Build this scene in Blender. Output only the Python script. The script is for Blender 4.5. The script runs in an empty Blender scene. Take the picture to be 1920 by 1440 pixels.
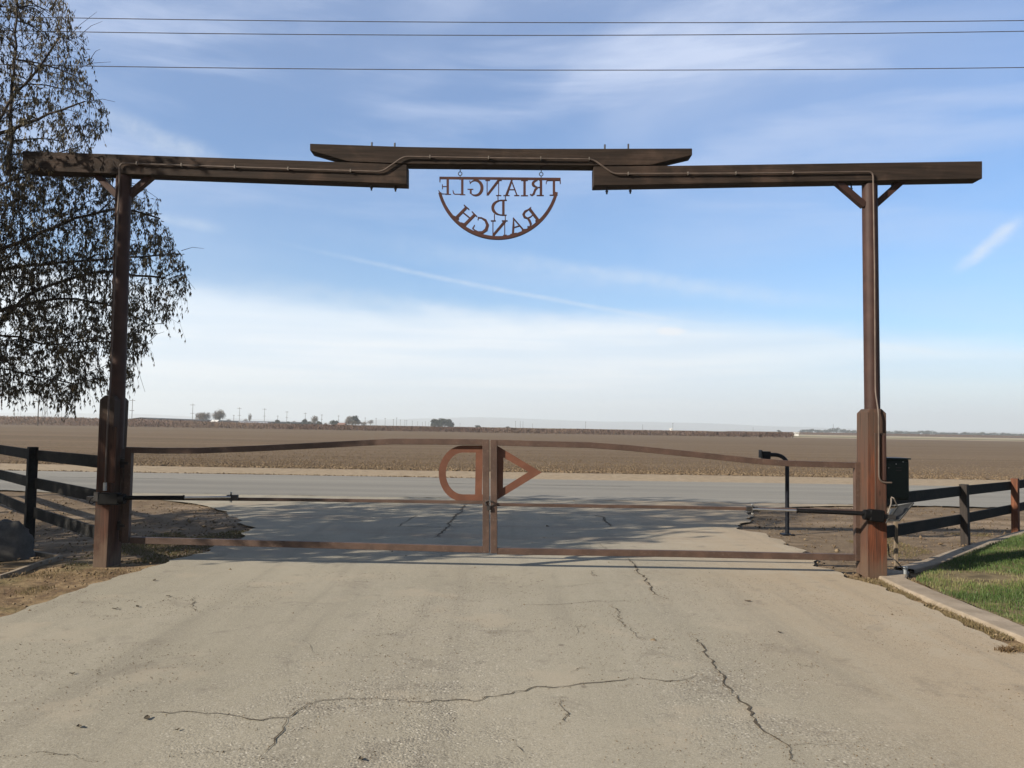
import bpy, math, random
import numpy as np
from mathutils import Vector
from mathutils.kdtree import KDTree
random.seed(7); rng = np.random.default_rng(7)
S = bpy.context.scene; COL = S.collection

# ------------------------------------------------------------------ camera
FPX = 1553.0; CAMZ = 1.6; PITCH = math.radians(2.985); ROLL = math.radians(0.95)
R0 = Vector((1, 0, 0)); F = Vector((0, math.cos(PITCH), math.sin(PITCH))); U0 = Vector((0, -math.sin(PITCH), math.cos(PITCH)))
RX = R0*math.cos(ROLL) + U0*math.sin(ROLL); UX = U0*math.cos(ROLL) - R0*math.sin(ROLL)
cam = bpy.data.cameras.new('camera'); cam.sensor_width = 36; cam.lens = FPX/1920*36; cam.clip_end = 30000
co = bpy.data.objects.new('camera', cam); COL.objects.link(co)
from mathutils import Matrix
M3 = Matrix((RX, UX, -F)).transposed()
co.matrix_world = Matrix.Translation((0, 0, CAMZ)) @ M3.to_4x4()
S.camera = co
def ray(px, py):
    return (F*FPX + RX*(px-960) + UX*(720-py)).normalized()
def P(px, py, Y):
    d = ray(px, py); t = Y/d.y
    return Vector((d.x*t, Y, CAMZ + d.z*t))
def G(px, py, z=0.0):
    d = ray(px, py); t = (z-CAMZ)/d.z
    return Vector((d.x*t, d.y*t, z))
def azel(px, py):
    d = ray(px, py); return math.degrees(math.atan2(d.x, d.y)), math.degrees(math.asin(d.z))

# ------------------------------------------------------------------ light and exposure
SUNV = Vector((-1.75, -1.0, 1.0)).normalized()
sl = bpy.data.lights.new('sun', 'SUN'); sl.energy = 5.0; sl.angle = math.radians(0.5); sl.color = (1.0, 0.90, 0.76)
so = bpy.data.objects.new('sun', sl); COL.objects.link(so)
so.rotation_euler = (-SUNV).to_track_quat('-Z', 'Y').to_euler()
S.view_settings.view_transform = 'Standard'; S.view_settings.look = 'None'
S.view_settings.exposure = 1.1; S.view_settings.gamma = 1.0; S.view_settings.use_curve_mapping = False
S.cycles.max_bounces = 6; S.cycles.volume_bounces = 1; S.cycles.transparent_max_bounces = 8

class NT:
    """tiny helper for node trees"""
    def __init__(s, nt, k=1.0): s.k = k; s.nt = nt; s.n = nt.nodes; s.l = nt.links
    def new(s, t, **k):
        n = s.n.new(t)
        for a, b in k.items():
            if a.startswith('i_'): n.inputs[a[2:].replace('_', ' ')].default_value = b
            else: setattr(n, a, b)
        return n
    def link(s, a, b): s.l.new(a, b)
    def put(s, sock, v):
        if isinstance(v, bpy.types.NodeSocket): s.l.new(v, sock)
        else: sock.default_value = v
    def m(s, op, a, b=0.0, c=0.0, clamp=False):
        n = s.n.new('ShaderNodeMath'); n.operation = op; n.use_clamp = clamp
        s.put(n.inputs[0], a); s.put(n.inputs[1], b); s.put(n.inputs[2], c); return n.outputs[0]
    def ss(s, x, a, b, lo=0.0, hi=1.0):
        n = s.n.new('ShaderNodeMapRange'); n.interpolation_type = 'SMOOTHSTEP'
        s.put(n.inputs[0], x); s.put(n.inputs[1], a); s.put(n.inputs[2], b); s.put(n.inputs[3], lo); s.put(n.inputs[4], hi); return n.outputs[0]
    def mix(s, f, a, b, mode='MIX'):
        n = s.n.new('ShaderNodeMix'); n.data_type = 'RGBA'; n.blend_type = mode
        s.put(n.inputs[0], f)
        for k, v in ((6, a), (7, b)):
            if isinstance(v, tuple) and len(v) == 3: v = (v[0]*s.k, v[1]*s.k, v[2]*s.k, 1)
            s.put(n.inputs[k], v)
        return n.outputs[2]
    def noise(s, vec, scale, detail=4, rough=.55, dist=0.0, w=None):
        n = s.n.new('ShaderNodeTexNoise'); s.l.new(vec, n.inputs['Vector'])
        n.inputs['Scale'].default_value = scale; n.inputs['Detail'].default_value = detail
        n.inputs['Roughness'].default_value = rough; n.inputs['Distortion'].default_value = dist
        return n.outputs['Fac']
    def xyz(s, x, y, z=0.0):
        n = s.n.new('ShaderNodeCombineXYZ')
        for k, v in enumerate((x, y, z)): s.put(n.inputs[k], v)
        return n.outputs[0]
    def mapv(s, vec, scale=(1, 1, 1), rot=(0, 0, 0), loc=(0, 0, 0)):
        n = s.n.new('ShaderNodeMapping'); s.l.new(vec, n.inputs[0]); n.inputs['Scale'].default_value = scale
        n.inputs['Rotation'].default_value = rot; n.inputs['Location'].default_value = loc; return n.outputs[0]

# ------------------------------------------------------------------ sky
SKY = 0.0500
w = bpy.data.worlds.new('World'); S.world = w; w.use_nodes = True
k = NT(w.node_tree); bg = k.n['Background']; bg.inputs[1].default_value = SKY
sky = k.new('ShaderNodeTexSky'); sky.sky_type = 'NISHITA'; sky.sun_disc = False
sky.sun_elevation = math.asin(SUNV.z); sky.sun_rotation = math.atan2(SUNV.x, SUNV.y)
sky.air_density = 1.0; sky.dust_density = 0.6; sky.ozone_density = 2.0
tc = k.new('ShaderNodeTexCoord'); sx = k.new('ShaderNodeSeparateXYZ'); k.link(tc.outputs['Generated'], sx.inputs[0])
DEG = 180/math.pi
az = k.m('MULTIPLY', k.m('ARCTAN2', sx.outputs[0], sx.outputs[1]), DEG)
el = k.m('MULTIPLY', k.m('ARCSINE', sx.outputs[2]), DEG)
ae = k.xyz(az, el)
skyc = k.mix(1.0, sky.outputs[0], (0.90, 1.24, 1.60), 'MULTIPLY')
WH = (8.2, 8.6, 9.0); LAV = (5.9, 6.8, 8.9)
# high thin veil, stretched and tilted
v1 = k.noise(k.mapv(ae, (0.030, 0.085, 1), (0, 0, 0.35)), 1.0, 5, .5, .6)
v2 = k.noise(k.mapv(ae, (0.05, 0.30, 1), (0, 0, 0.16), (3, 7, 0)), 1.0, 6, .55, .4)
veil = k.m('ADD', k.ss(v1, .40, .70, 0, .42), k.ss(v2, .42, .72, 0, .40))
up = k.ss(el, 8.0, 26.0, .35, 1.15)
veil = k.m('MULTIPLY', veil, up, clamp=True)
top = k.ss(el, 14.0, 32.0, 0.0, .26)
col = k.mix(k.m('ADD', veil, top, clamp=True), skyc, LAV)
# contrails
def streak(col, a, b, wd, op, soft=1.0, c=WH):
    (a0, e0), (a1, e1) = azel(*a), azel(*b)
    L = math.hypot(a1-a0, e1-e0); dx, dy = (a1-a0)/L, (e1-e0)/L
    X = k.m('SUBTRACT', az, a0); Y = k.m('SUBTRACT', el, e0)
    t = k.m('ADD', k.m('MULTIPLY', X, dx), k.m('MULTIPLY', Y, dy))
    nz = k.noise(k.mapv(ae, (.18, .5, 1)), 1.0, 5, .6)
    d = k.m('ADD', k.m('SUBTRACT', k.m('MULTIPLY', X, -dy), k.m('MULTIPLY', Y, -dx)), k.m('MULTIPLY', k.m('SUBTRACT', nz, .5), wd*1.3))
    d = k.m('ABSOLUTE', d)
    m1 = k.ss(d, 0, wd, 1, 0)
    m2 = k.m('MULTIPLY', k.ss(t, -L*.12*soft, L*.35*soft, 0, 1), k.ss(t, L-L*.3*soft, L+L*.12*soft, 1, 0))
    nb = k.ss(k.noise(k.mapv(ae, (.8, .8, 1), (0, 0, 0), (5, 2, 0)), 1.0, 4, .6), .25, .7, .45, 1)
    return k.mix(k.m('MULTIPLY', k.m('MULTIPLY', m1, k.m('MULTIPLY', m2, nb)), op), col, c)
col = streak(col, (560, 462), (1380, 618), .26, .32)
col = streak(col, (420, 520), (1100, 610), 1.0, .22)
col = streak(col, (900, 470), (1600, 570), .8, .20)
col = streak(col, (640, 440), (1500, 560), 1.2, .16)
col = streak(col, (170, 205), (420, 305), .9, .34)
col = streak(col, (250, 395), (420, 430), .6, .25)
col = streak(col, (1790, 508), (1915, 408), .62, .6, .9)
col = streak(col, (1500, 630), (1790, 662), .35, .38)
# low bright cloud bank, ragged top edge falling to the right
bn = k.noise(k.mapv(ae, (.045, .16, 1), (0, 0, .06), (11, 3, 0)), 1.0, 6, .6, .5)
edge = k.m('ADD', k.m('ADD', 8.1, k.m('MULTIPLY', az, -.055)), k.m('MULTIPLY', k.m('SUBTRACT', bn, .5), 3.2))
dd = k.m('SUBTRACT', el, edge)
bank = k.ss(dd, -1.5, .55, 1, 0)
bank = k.m('MULTIPLY', bank, k.ss(az, 5, 34, .90, .50))
puff = k.noise(k.mapv(ae, (.045, .75, 1), (0, 0, -.05), (2, 9, 0)), 1.0, 6, .55)
bankc = k.mix(k.ss(puff, .35, .7), (7.5, 8.6, 9.8), (9.6, 9.9, 10.2))
col = k.mix(bank, col, bankc)
# small cumulus wisp above the bank
(ca, ce) = azel(1256, 621)
q = k.m('ADD', k.m('POWER', k.m('DIVIDE', k.m('SUBTRACT', az, ca), 1.1), 2), k.m('POWER', k.m('DIVIDE', k.m('SUBTRACT', el, ce), .30), 2))
q = k.m('ADD', q, k.m('MULTIPLY', k.m('SUBTRACT', k.noise(ae, 1.6, 5, .6), .5), 2.2))
col = k.mix(k.ss(q, .2, 1.3, .7, 0), col, (9.2, 9.2, 9.4))
# pale grey lavender air low over the plain
col = k.mix(k.ss(el, -.5, 4.2, .8, 0), col, (7.5, 8.35, 8.75))
# unseen sky overhead and behind the camera dimmed to cut the fill light
dim = k.m('MULTIPLY', k.ss(el, 30.0, 62.0, 1.0, .5), k.ss(k.m('ABSOLUTE', az), 60, 125, 1.0, .55))
col = k.mix(dim, (.0, .0, .0), col)
k.link(col, bg.inputs[0])

# ------------------------------------------------------------------ object helpers
def tag(o, label=None, cat=None, group=None, kind=None):
    if label: o['label'] = label
    if cat: o['category'] = cat
    if group: o['group'] = group
    if kind: o['kind'] = kind
    return o
def thing(name, loc, label, cat, group=None):
    o = bpy.data.objects.new(name, None); COL.objects.link(o); o.location = loc
    o.empty_display_size = .2
    return tag(o, label, cat, group)
class MB:
    def __init__(s): s.v = []; s.f = []; s.org = Vector((0, 0, 0))
    def add(s, vs, fs):
        n = len(s.v); s.v += [tuple(v) for v in vs]; s.f += [tuple(i+n for i in f) for f in fs]; return s
    def box(s, a, b):
        (x0, y0, z0), (x1, y1, z1) = a, b
        return s.add([(x0,y0,z0),(x1,y0,z0),(x1,y1,z0),(x0,y1,z0),(x0,y0,z1),(x1,y0,z1),(x1,y1,z1),(x0,y1,z1)],
                     [(0,3,2,1),(4,5,6,7),(0,1,5,4),(1,2,6,5),(2,3,7,6),(3,0,4,7)])
    def bar(s, p, q, wd, ht, up=(0, 0, 1)):
        """box from p to q; wd along the side axis, ht along up"""
        p, q = Vector(p), Vector(q); d = (q-p).normalized(); sd = d.cross(Vector(up))
        if sd.length < 1e-4: sd = d.cross(Vector((0, 1, 0)))
        sd.normalize(); u = sd.cross(d).normalized(); a, b = sd*wd/2, u*ht/2
        vs = [c+e for c in (p, q) for e in (-a-b, a-b, a+b, -a+b)]
        return s.add(vs, [(0,1,2,3),(7,6,5,4),(0,4,5,1),(1,5,6,2),(2,6,7,3),(3,7,4,0)])
    def prism(s, pts, y0, y1):
        """outline in (x,z), counter-clockwise seen from -y, extruded between y0 and y1"""
        n = len(pts); vs = [(x, y0, z) for x, z in pts]+[(x, y1, z) for x, z in pts]
        fs = [tuple(range(n)), tuple(range(2*n-1, n-1, -1))]
        fs += [(i, i+n, (i+1) % n+n, (i+1) % n) for i in range(n)]
        return s.add(vs, fs)
    def tube(s, pts, r, n=8, cap=True):
        pts = [Vector(p) for p in pts]; rs = r if isinstance(r, (list, tuple)) else [r]*len(pts)
        b = len(s.v); u = None
        for i, p in enumerate(pts):
            d = (pts[min(i+1, len(pts)-1)]-pts[max(i-1, 0)]).normalized()
            if u is None:
                u = d.cross(Vector((0, 0, 1)));
                if u.length < .05: u = d.cross(Vector((0, 1, 0)))
            u = (u-d*u.dot(d)).normalized(); v = d.cross(u)
            for j in range(n):
                a = 2*math.pi*j/n; s.v.append(tuple(p+(u*math.cos(a)+v*math.sin(a))*rs[i]))
        for i in range(len(pts)-1):
            for j in range(n):
                s.f.append((b+i*n+j, b+i*n+(j+1) % n, b+(i+1)*n+(j+1) % n, b+(i+1)*n+j))
        if cap:
            s.f.append(tuple(b+j for j in range(n-1, -1, -1))); s.f.append(tuple(b+(len(pts)-1)*n+j for j in range(n)))
        return s
    def strip(s, pts, wd, y0, y1):
        """mitred flat band along (x,z) points, extruded between y0 and y1"""
        n = len(pts); L = []; Rr = []
        ws = wd if isinstance(wd, (list, tuple)) else [wd]*n
        for i in range(n):
            a = Vector(pts[max(i-1, 0)]); c = Vector(pts[i]); b = Vector(pts[min(i+1, n-1)])
            t1 = (c-a).normalized() if i else (b-c).normalized(); t2 = (b-c).normalized() if i < n-1 else t1
            t = (t1+t2).normalized(); nn = Vector((-t.y, t.x)); k_ = 1/max(.5, nn.dot(Vector((-t1.y, t1.x))))
            L.append(c+nn*ws[i]/2*k_); Rr.append(c-nn*ws[i]/2*k_)
        vs = [(p.x, y0, p.y) for p in Rr]+[(p.x, y0, p.y) for p in L]+[(p.x, y1, p.y) for p in Rr]+[(p.x, y1, p.y) for p in L]
        fs = []
        for i in range(n-1):
            a, b, c, d = i, i+1, n+i+1, n+i
            fs += [(a, b, c, d), (d+2*n, c+2*n, b+2*n, a+2*n), (d, c, c+2*n, d+2*n), (b, a, a+2*n, b+2*n)]
        fs += [(0, n, 3*n, 2*n), (n-1, 3*n-1, 4*n-1, 2*n-1)]
        return s.add(vs, fs)
    def build(s, name, mat, parent=None, bevel=0.0, smooth=True, sharp=35):
        me = bpy.data.meshes.new(name)
        o = bpy.data.objects.new(name, me); COL.objects.link(o)
        off = Vector((0, 0, 0)); q = parent
        while q is not None: off += q.location; q = q.parent
        me.from_pydata([tuple(Vector(v)-off) for v in s.v], [], s.f)
        if parent is not None: o.parent = parent
        for m_ in (mat if isinstance(mat, (list, tuple)) else [mat]): me.materials.append(m_)
        me.validate()
        if smooth:
            me.shade_smooth(); me.set_sharp_from_angle(angle=math.radians(sharp))
        if bevel:
            b = o.modifiers.new('bevel', 'BEVEL'); b.width = bevel; b.segments = 2; b.limit_method = 'ANGLE'; b.angle_limit = math.radians(40)
            b.harden_normals = True
        return o
def np_mesh(name, V, Fc, mat, parent=None, attr=None, smooth=False, mats=None, midx=None):
    """V (n,3), Fc (m,k) arrays"""
    me = bpy.data.meshes.new(name); V = np.asarray(V, dtype=np.float32); Fc = np.asarray(Fc, dtype=np.int32)
    m_, kk = Fc.shape
    me.vertices.add(len(V)); me.vertices.foreach_set('co', V.ravel())
    me.loops.add(m_*kk); me.loops.foreach_set('vertex_index', Fc.ravel())
    me.polygons.add(m_); me.polygons.foreach_set('loop_start', np.arange(0, m_*kk, kk, dtype=np.int32))
    if smooth: me.polygons.foreach_set('use_smooth', np.ones(m_, dtype=bool))
    for q in (mats or [mat]): me.materials.append(q)
    if midx is not None: me.polygons.foreach_set('material_index', np.asarray(midx, dtype=np.int32))
    me.update(calc_edges=True)
    if attr is not None:
        a = me.attributes.new('rnd', 'FLOAT', 'FACE'); a.data.foreach_set('value', np.asarray(attr, dtype=np.float32))
    o = bpy.data.objects.new(name, me); COL.objects.link(o)
    if parent is not None: o.parent = parent
    return o

# ------------------------------------------------------------------ materials
ALB = 0.60
def newmat(name, rough=.8, spec=.3, metal=0.0):
    m = bpy.data.materials.new(name); m.use_nodes = True; q = NT(m.node_tree, ALB); b = q.n['Principled BSDF']
    b.inputs['Roughness'].default_value = rough; b.inputs['Specular IOR Level'].default_value = spec; b.inputs['Metallic'].default_value = metal
    return m, q, b
def pos(q): return q.new('ShaderNodeNewGeometry').outputs['Position']
def objc(q): return q.new('ShaderNodeTexCoord').outputs['Object']
def bump(q, b, h, strength=.5, dist=.01):
    n = q.new('ShaderNodeBump'); n.inputs['Strength'].default_value = strength; n.inputs['Distance'].default_value = dist
    q.link(h, n.inputs['Height']); q.link(n.outputs[0], b.inputs['Normal'])
def wood(name, c1, c2, c3, axis, rough=.85, streak=1.0, spec=.2):
    """grain stretched along axis (0=x, 2=z); c3 shows as worn blotches"""
    m, q, b = newmat(name, rough, spec); p = pos(q)
    sc = [14, 14, 14]; sc[axis] = .7; g = q.noise(q.mapv(p, tuple(sc)), 1.6, 6, .6, .4)
    sc2 = [40, 40, 40]; sc2[axis] = 1.4; g2 = q.noise(q.mapv(p, tuple(sc2)), 1.5, 4, .6)
    bl = q.noise(p, 2.3, 5, .6, .5)
    c = q.mix(q.ss(g, .3, .7), c1, c2); c = q.mix(q.ss(bl, .48, .72, 0, .8*streak), c, c3)
    c = q.mix(q.ss(g2, .35, .62, .45, 0), c, tuple(v*.35 for v in c1))
    kn = q.new('ShaderNodeTexVoronoi'); q.link(q.mapv(p, tuple(2.2 if i == axis else 6.0 for i in range(3))), kn.inputs['Vector']); kn.inputs['Scale'].default_value = 1.0
    c = q.mix(q.ss(kn.outputs['Distance'], .05, .13, .7, 0), c, tuple(v*.4 for v in c1))
    q.link(c, b.inputs[0]); bump(q, b, q.m('ADD', g2, q.m('MULTIPLY', g, .5)), .5, .006); return m
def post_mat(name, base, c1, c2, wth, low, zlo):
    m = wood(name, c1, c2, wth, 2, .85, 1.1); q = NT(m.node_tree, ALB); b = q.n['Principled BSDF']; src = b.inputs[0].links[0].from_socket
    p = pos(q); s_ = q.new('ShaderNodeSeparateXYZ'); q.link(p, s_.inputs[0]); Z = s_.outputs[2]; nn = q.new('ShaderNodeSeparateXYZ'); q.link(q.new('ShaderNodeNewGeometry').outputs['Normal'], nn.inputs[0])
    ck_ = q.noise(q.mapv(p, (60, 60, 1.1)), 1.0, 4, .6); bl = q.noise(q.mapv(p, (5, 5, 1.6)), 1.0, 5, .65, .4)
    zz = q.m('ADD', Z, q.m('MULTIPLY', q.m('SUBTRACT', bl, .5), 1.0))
    c = q.mix(q.ss(zz, 1.15, 1.75, 0, .85), src, wth)                     # weathered grey-brown head, on the left post darkened for shade
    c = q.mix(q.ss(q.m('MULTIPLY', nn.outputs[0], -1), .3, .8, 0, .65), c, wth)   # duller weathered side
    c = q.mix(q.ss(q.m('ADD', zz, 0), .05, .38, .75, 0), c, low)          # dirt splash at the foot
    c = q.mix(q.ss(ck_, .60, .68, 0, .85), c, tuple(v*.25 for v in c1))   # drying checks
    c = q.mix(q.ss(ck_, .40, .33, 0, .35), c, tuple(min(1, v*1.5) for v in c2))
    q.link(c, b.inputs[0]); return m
def rusty(name, c1, c2, c3, rough=.62, spec=.35, scale=5):
    m, q, b = newmat(name, rough, spec); p = pos(q)
    n1 = q.noise(p, scale, 6, .6, .3); n2 = q.noise(p, scale*9, 4, .65); n3 = q.noise(p, scale*.35, 3, .5)
    c = q.mix(q.ss(n1, .35, .68), c1, c2); c = q.mix(q.ss(n2, .55, .75, 0, .7), c, c3); c = q.mix(q.ss(n3, .4, .7, 0, .4), c, tuple(v*.6 for v in c1))
    q.link(c, b.inputs[0]); bump(q, b, n2, .25, .003); return m
def plain(name, c, rough=.5, spec=.4, metal=0.0, var=.25, scale=8):
    m, q, b = newmat(name, rough, spec, metal); n = q.noise(pos(q), scale, 5, .6)
    q.link(q.mix(q.ss(n, .3, .7), tuple(v*(1-var) for v in c), tuple(min(1, v*(1+var)) for v in c)), b.inputs[0]); return m
M = {}
M['beam'] = wood('beam_timber', (.028, .019, .014), (.054, .036, .026), (.100, .064, .046), 0)
M['post_dark_shaded'] = wood('post_timber_shaded', (.10, .055, .032), (.17, .085, .050), (.13, .085, .060), 2)
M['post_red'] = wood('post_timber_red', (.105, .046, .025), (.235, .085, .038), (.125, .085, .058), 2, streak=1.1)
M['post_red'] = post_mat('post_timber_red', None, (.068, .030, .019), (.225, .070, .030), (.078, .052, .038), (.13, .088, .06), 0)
M['post_dark_shaded'] = post_mat('post_timber_shaded', None, (.068, .033, .022), (.130, .058, .036), (.060, .045, .035), (.17, .12, .085), 0)  # left post timber toned darker to carry the tree's shade
M['fence'] = wood('fence_board_paint', (.012, .013, .014), (.022, .023, .023), (.055, .050, .044), 0, .8, .6, .1)
M['fence_post'] = wood('fence_post_paint', (.030, .025, .022), (.055, .044, .037), (.075, .058, .048), 2, .8)
M['fence_red'] = wood('fence_post_red', (.14, .050, .026), (.21, .080, .040), (.10, .055, .035), 2, .8)
M['pipe'] = rusty('pipe_paint', (.050, .025, .020), (.075, .038, .029), (.05, .033, .027), .6, .2)
M['gate'] = rusty('gate_paint', (.080, .047, .034), (.125, .073, .052), (.20, .15, .12), .6)
M['emblem'] = rusty('emblem_rust', (.155, .062, .036), (.205, .085, .050), (.11, .05, .034), .7, .25)
M['sign'] = rusty('sign_rust', (.064, .025, .020), (.092, .036, .027), (.05, .022, .018), .7, .25)
M['conduit'] = plain('conduit_metal', (.13, .095, .075), .6, .4, .1)
M['black'] = plain('black_plastic', (.006, .006, .0065), .6, .10)
M['blackpaint'] = plain('black_powder_coat', (.008, .010, .016), .55, .14)
M['chrome'] = plain('bright_rod', (.62, .62, .62), .25, .5, .9, .08)
M['galv'] = plain('galvanised_bolt', (.50, .50, .48), .45, .5, .7, .2, 40)
M['clip'] = plain('dull_clip', (.22, .19, .16), .6, .4, .3)
M['green'] = plain('dark_green_enamel', (.007, .017, .014), .5, .22, 0, .3, 3)
M['concrete'] = None
M['bolt'] = plain('dark_bolt', (.03, .026, .024), .6)

def soil_parts(q, p):
    n0 = q.noise(p, .35, 5, .6); n1 = q.noise(p, 3.5, 6, .65, .3); n2 = q.noise(p, 28, 5, .7)
    return n0, n1, n2
# -- ground: one sheet; soil kinds by place
def mat_ground():
    m, q, b = newmat('ground_soil', .95, .1); p = pos(q); s_ = q.new('ShaderNodeSeparateXYZ'); q.link(p, s_.inputs[0])
    X, Y = s_.outputs[0], s_.outputs[1]
    n0, n1, n2 = soil_parts(q, p)
    # tilled field: brown, faint rows and broad moist patches
    row = q.noise(q.mapv(p, (.012, .25, 1)), 1.0, 5, .6); ro2 = q.noise(q.mapv(p, (.05, 1.6, 1)), 1.0, 4, .6)
    fld = q.mix(q.ss(row, .35, .65), (.190, .130, .074), (.262, .188, .114))
    fld = q.mix(q.ss(ro2, .42, .7, 0, .55), fld, (.31, .24, .155)); ro3 = q.noise(q.mapv(p, (.006, .09, 1), (0, 0, .03)), 1.0, 4, .6); fld = q.mix(q.ss(ro3, .5, .62, 0, .30), fld, (.14, .10, .062)); fld = q.mix(q.ss(q.noise(q.mapv(p, (.15, .5, 1)), 1.0, 4, .7), .62, .72, 0, .5), fld, (.36, .29, .2))
    fld = q.mix(q.ss(n1, .35, .7, .5, 0), fld, (.085, .058, .038))
    fld = q.mix(q.ss(n2, .58, .72, 0, .5), fld, (.30, .24, .18))
    # shoulder: pale sand
    sh = q.mix(q.ss(n1, .3, .7), (.38, .30, .20), (.54, .44, .31))
    sh = q.mix(q.ss(n2, .35, .6, .35, 0), sh, (.18, .12, .075))
    # verge between gate and road: trodden brown
    vg = q.mix(q.ss(n1, .3, .7), (.17, .125, .082), (.27, .205, .138))
    vg = q.mix(q.ss(q.noise(q.mapv(p, (.25, 1.1, 1)), 1.2, 5, .6), .5, .66, 0, .75), vg, (.40, .31, .22))
    vg = q.mix(q.ss(n2, .5, .7, .0, .35), vg, (.11, .07, .045))
    # left foreground: tan soil with pale straw
    lf = q.mix(q.ss(n1, .4, .62), (.20, .135, .08), (.40, .29, .165))
    lf = q.mix(q.ss(n2, .35, .6, .5, 0), lf, (.12, .08, .045))
    gr = q.ss(q.noise(p, 1.1, 5, .6), .50, .64, 0, .6)
    lf = q.mix(q.m('MULTIPLY', gr, .7), lf, (.10, .11, .04))
    wob = q.m('MULTIPLY', q.m('SUBTRACT', n1, .5), .9); wob0 = q.m('MULTIPLY', q.m('SUBTRACT', n0, .5), 1.6)
    yw = q.m('ADD', Y, q.m('ADD', wob, wob0))
    c = q.mix(q.ss(yw, 9.6, 10.6), lf, vg)
    c = q.mix(q.ss(yw, 22, 24), c, sh)
    c = q.mix(q.ss(yw, 29.6, 30.3), c, fld)
    # pale farm tracks and strips beyond the field on the right
    rt = q.m('MULTIPLY', q.ss(X, 66, 72), 1.0)
    t1 = q.m('MULTIPLY', q.m('MULTIPLY', q.ss(Y, 231, 236), q.ss(Y, 258, 262, 1, 0)), rt)
    c = q.mix(t1, c, (.46, .37, .27))
    t2 = q.m('MULTIPLY', q.m('MULTIPLY', q.ss(Y, 308, 318), q.ss(Y, 480, 500, 1, 0)), 1.0)
    c = q.mix(t2, c, (.42, .36, .24))
    t3 = q.m('MULTIPLY', q.ss(Y, 260, 263), q.ss(Y, 306, 310, 1, 0)); c = q.mix(q.m('MULTIPLY', t3, rt), c, (.20, .19, .10))
    c = q.mix(q.ss(Y, 600, 700), c, (.17, .135, .09))
    q.link(c, b.inputs[0])
    far = q.ss(Y, 25, 70, 1, .35)
    h = q.m('ADD', q.m('MULTIPLY', n1, .7), q.m('MULTIPLY', n2, .5))
    bn_ = q.new('ShaderNodeBump'); bn_.inputs['Distance'].default_value = .05; q.link(q.m('MULTIPLY', far, .8), bn_.inputs['Strength']); q.link(h, bn_.inputs['Height']); q.link(bn_.outputs[0], b.inputs['Normal'])
    return m
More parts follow.
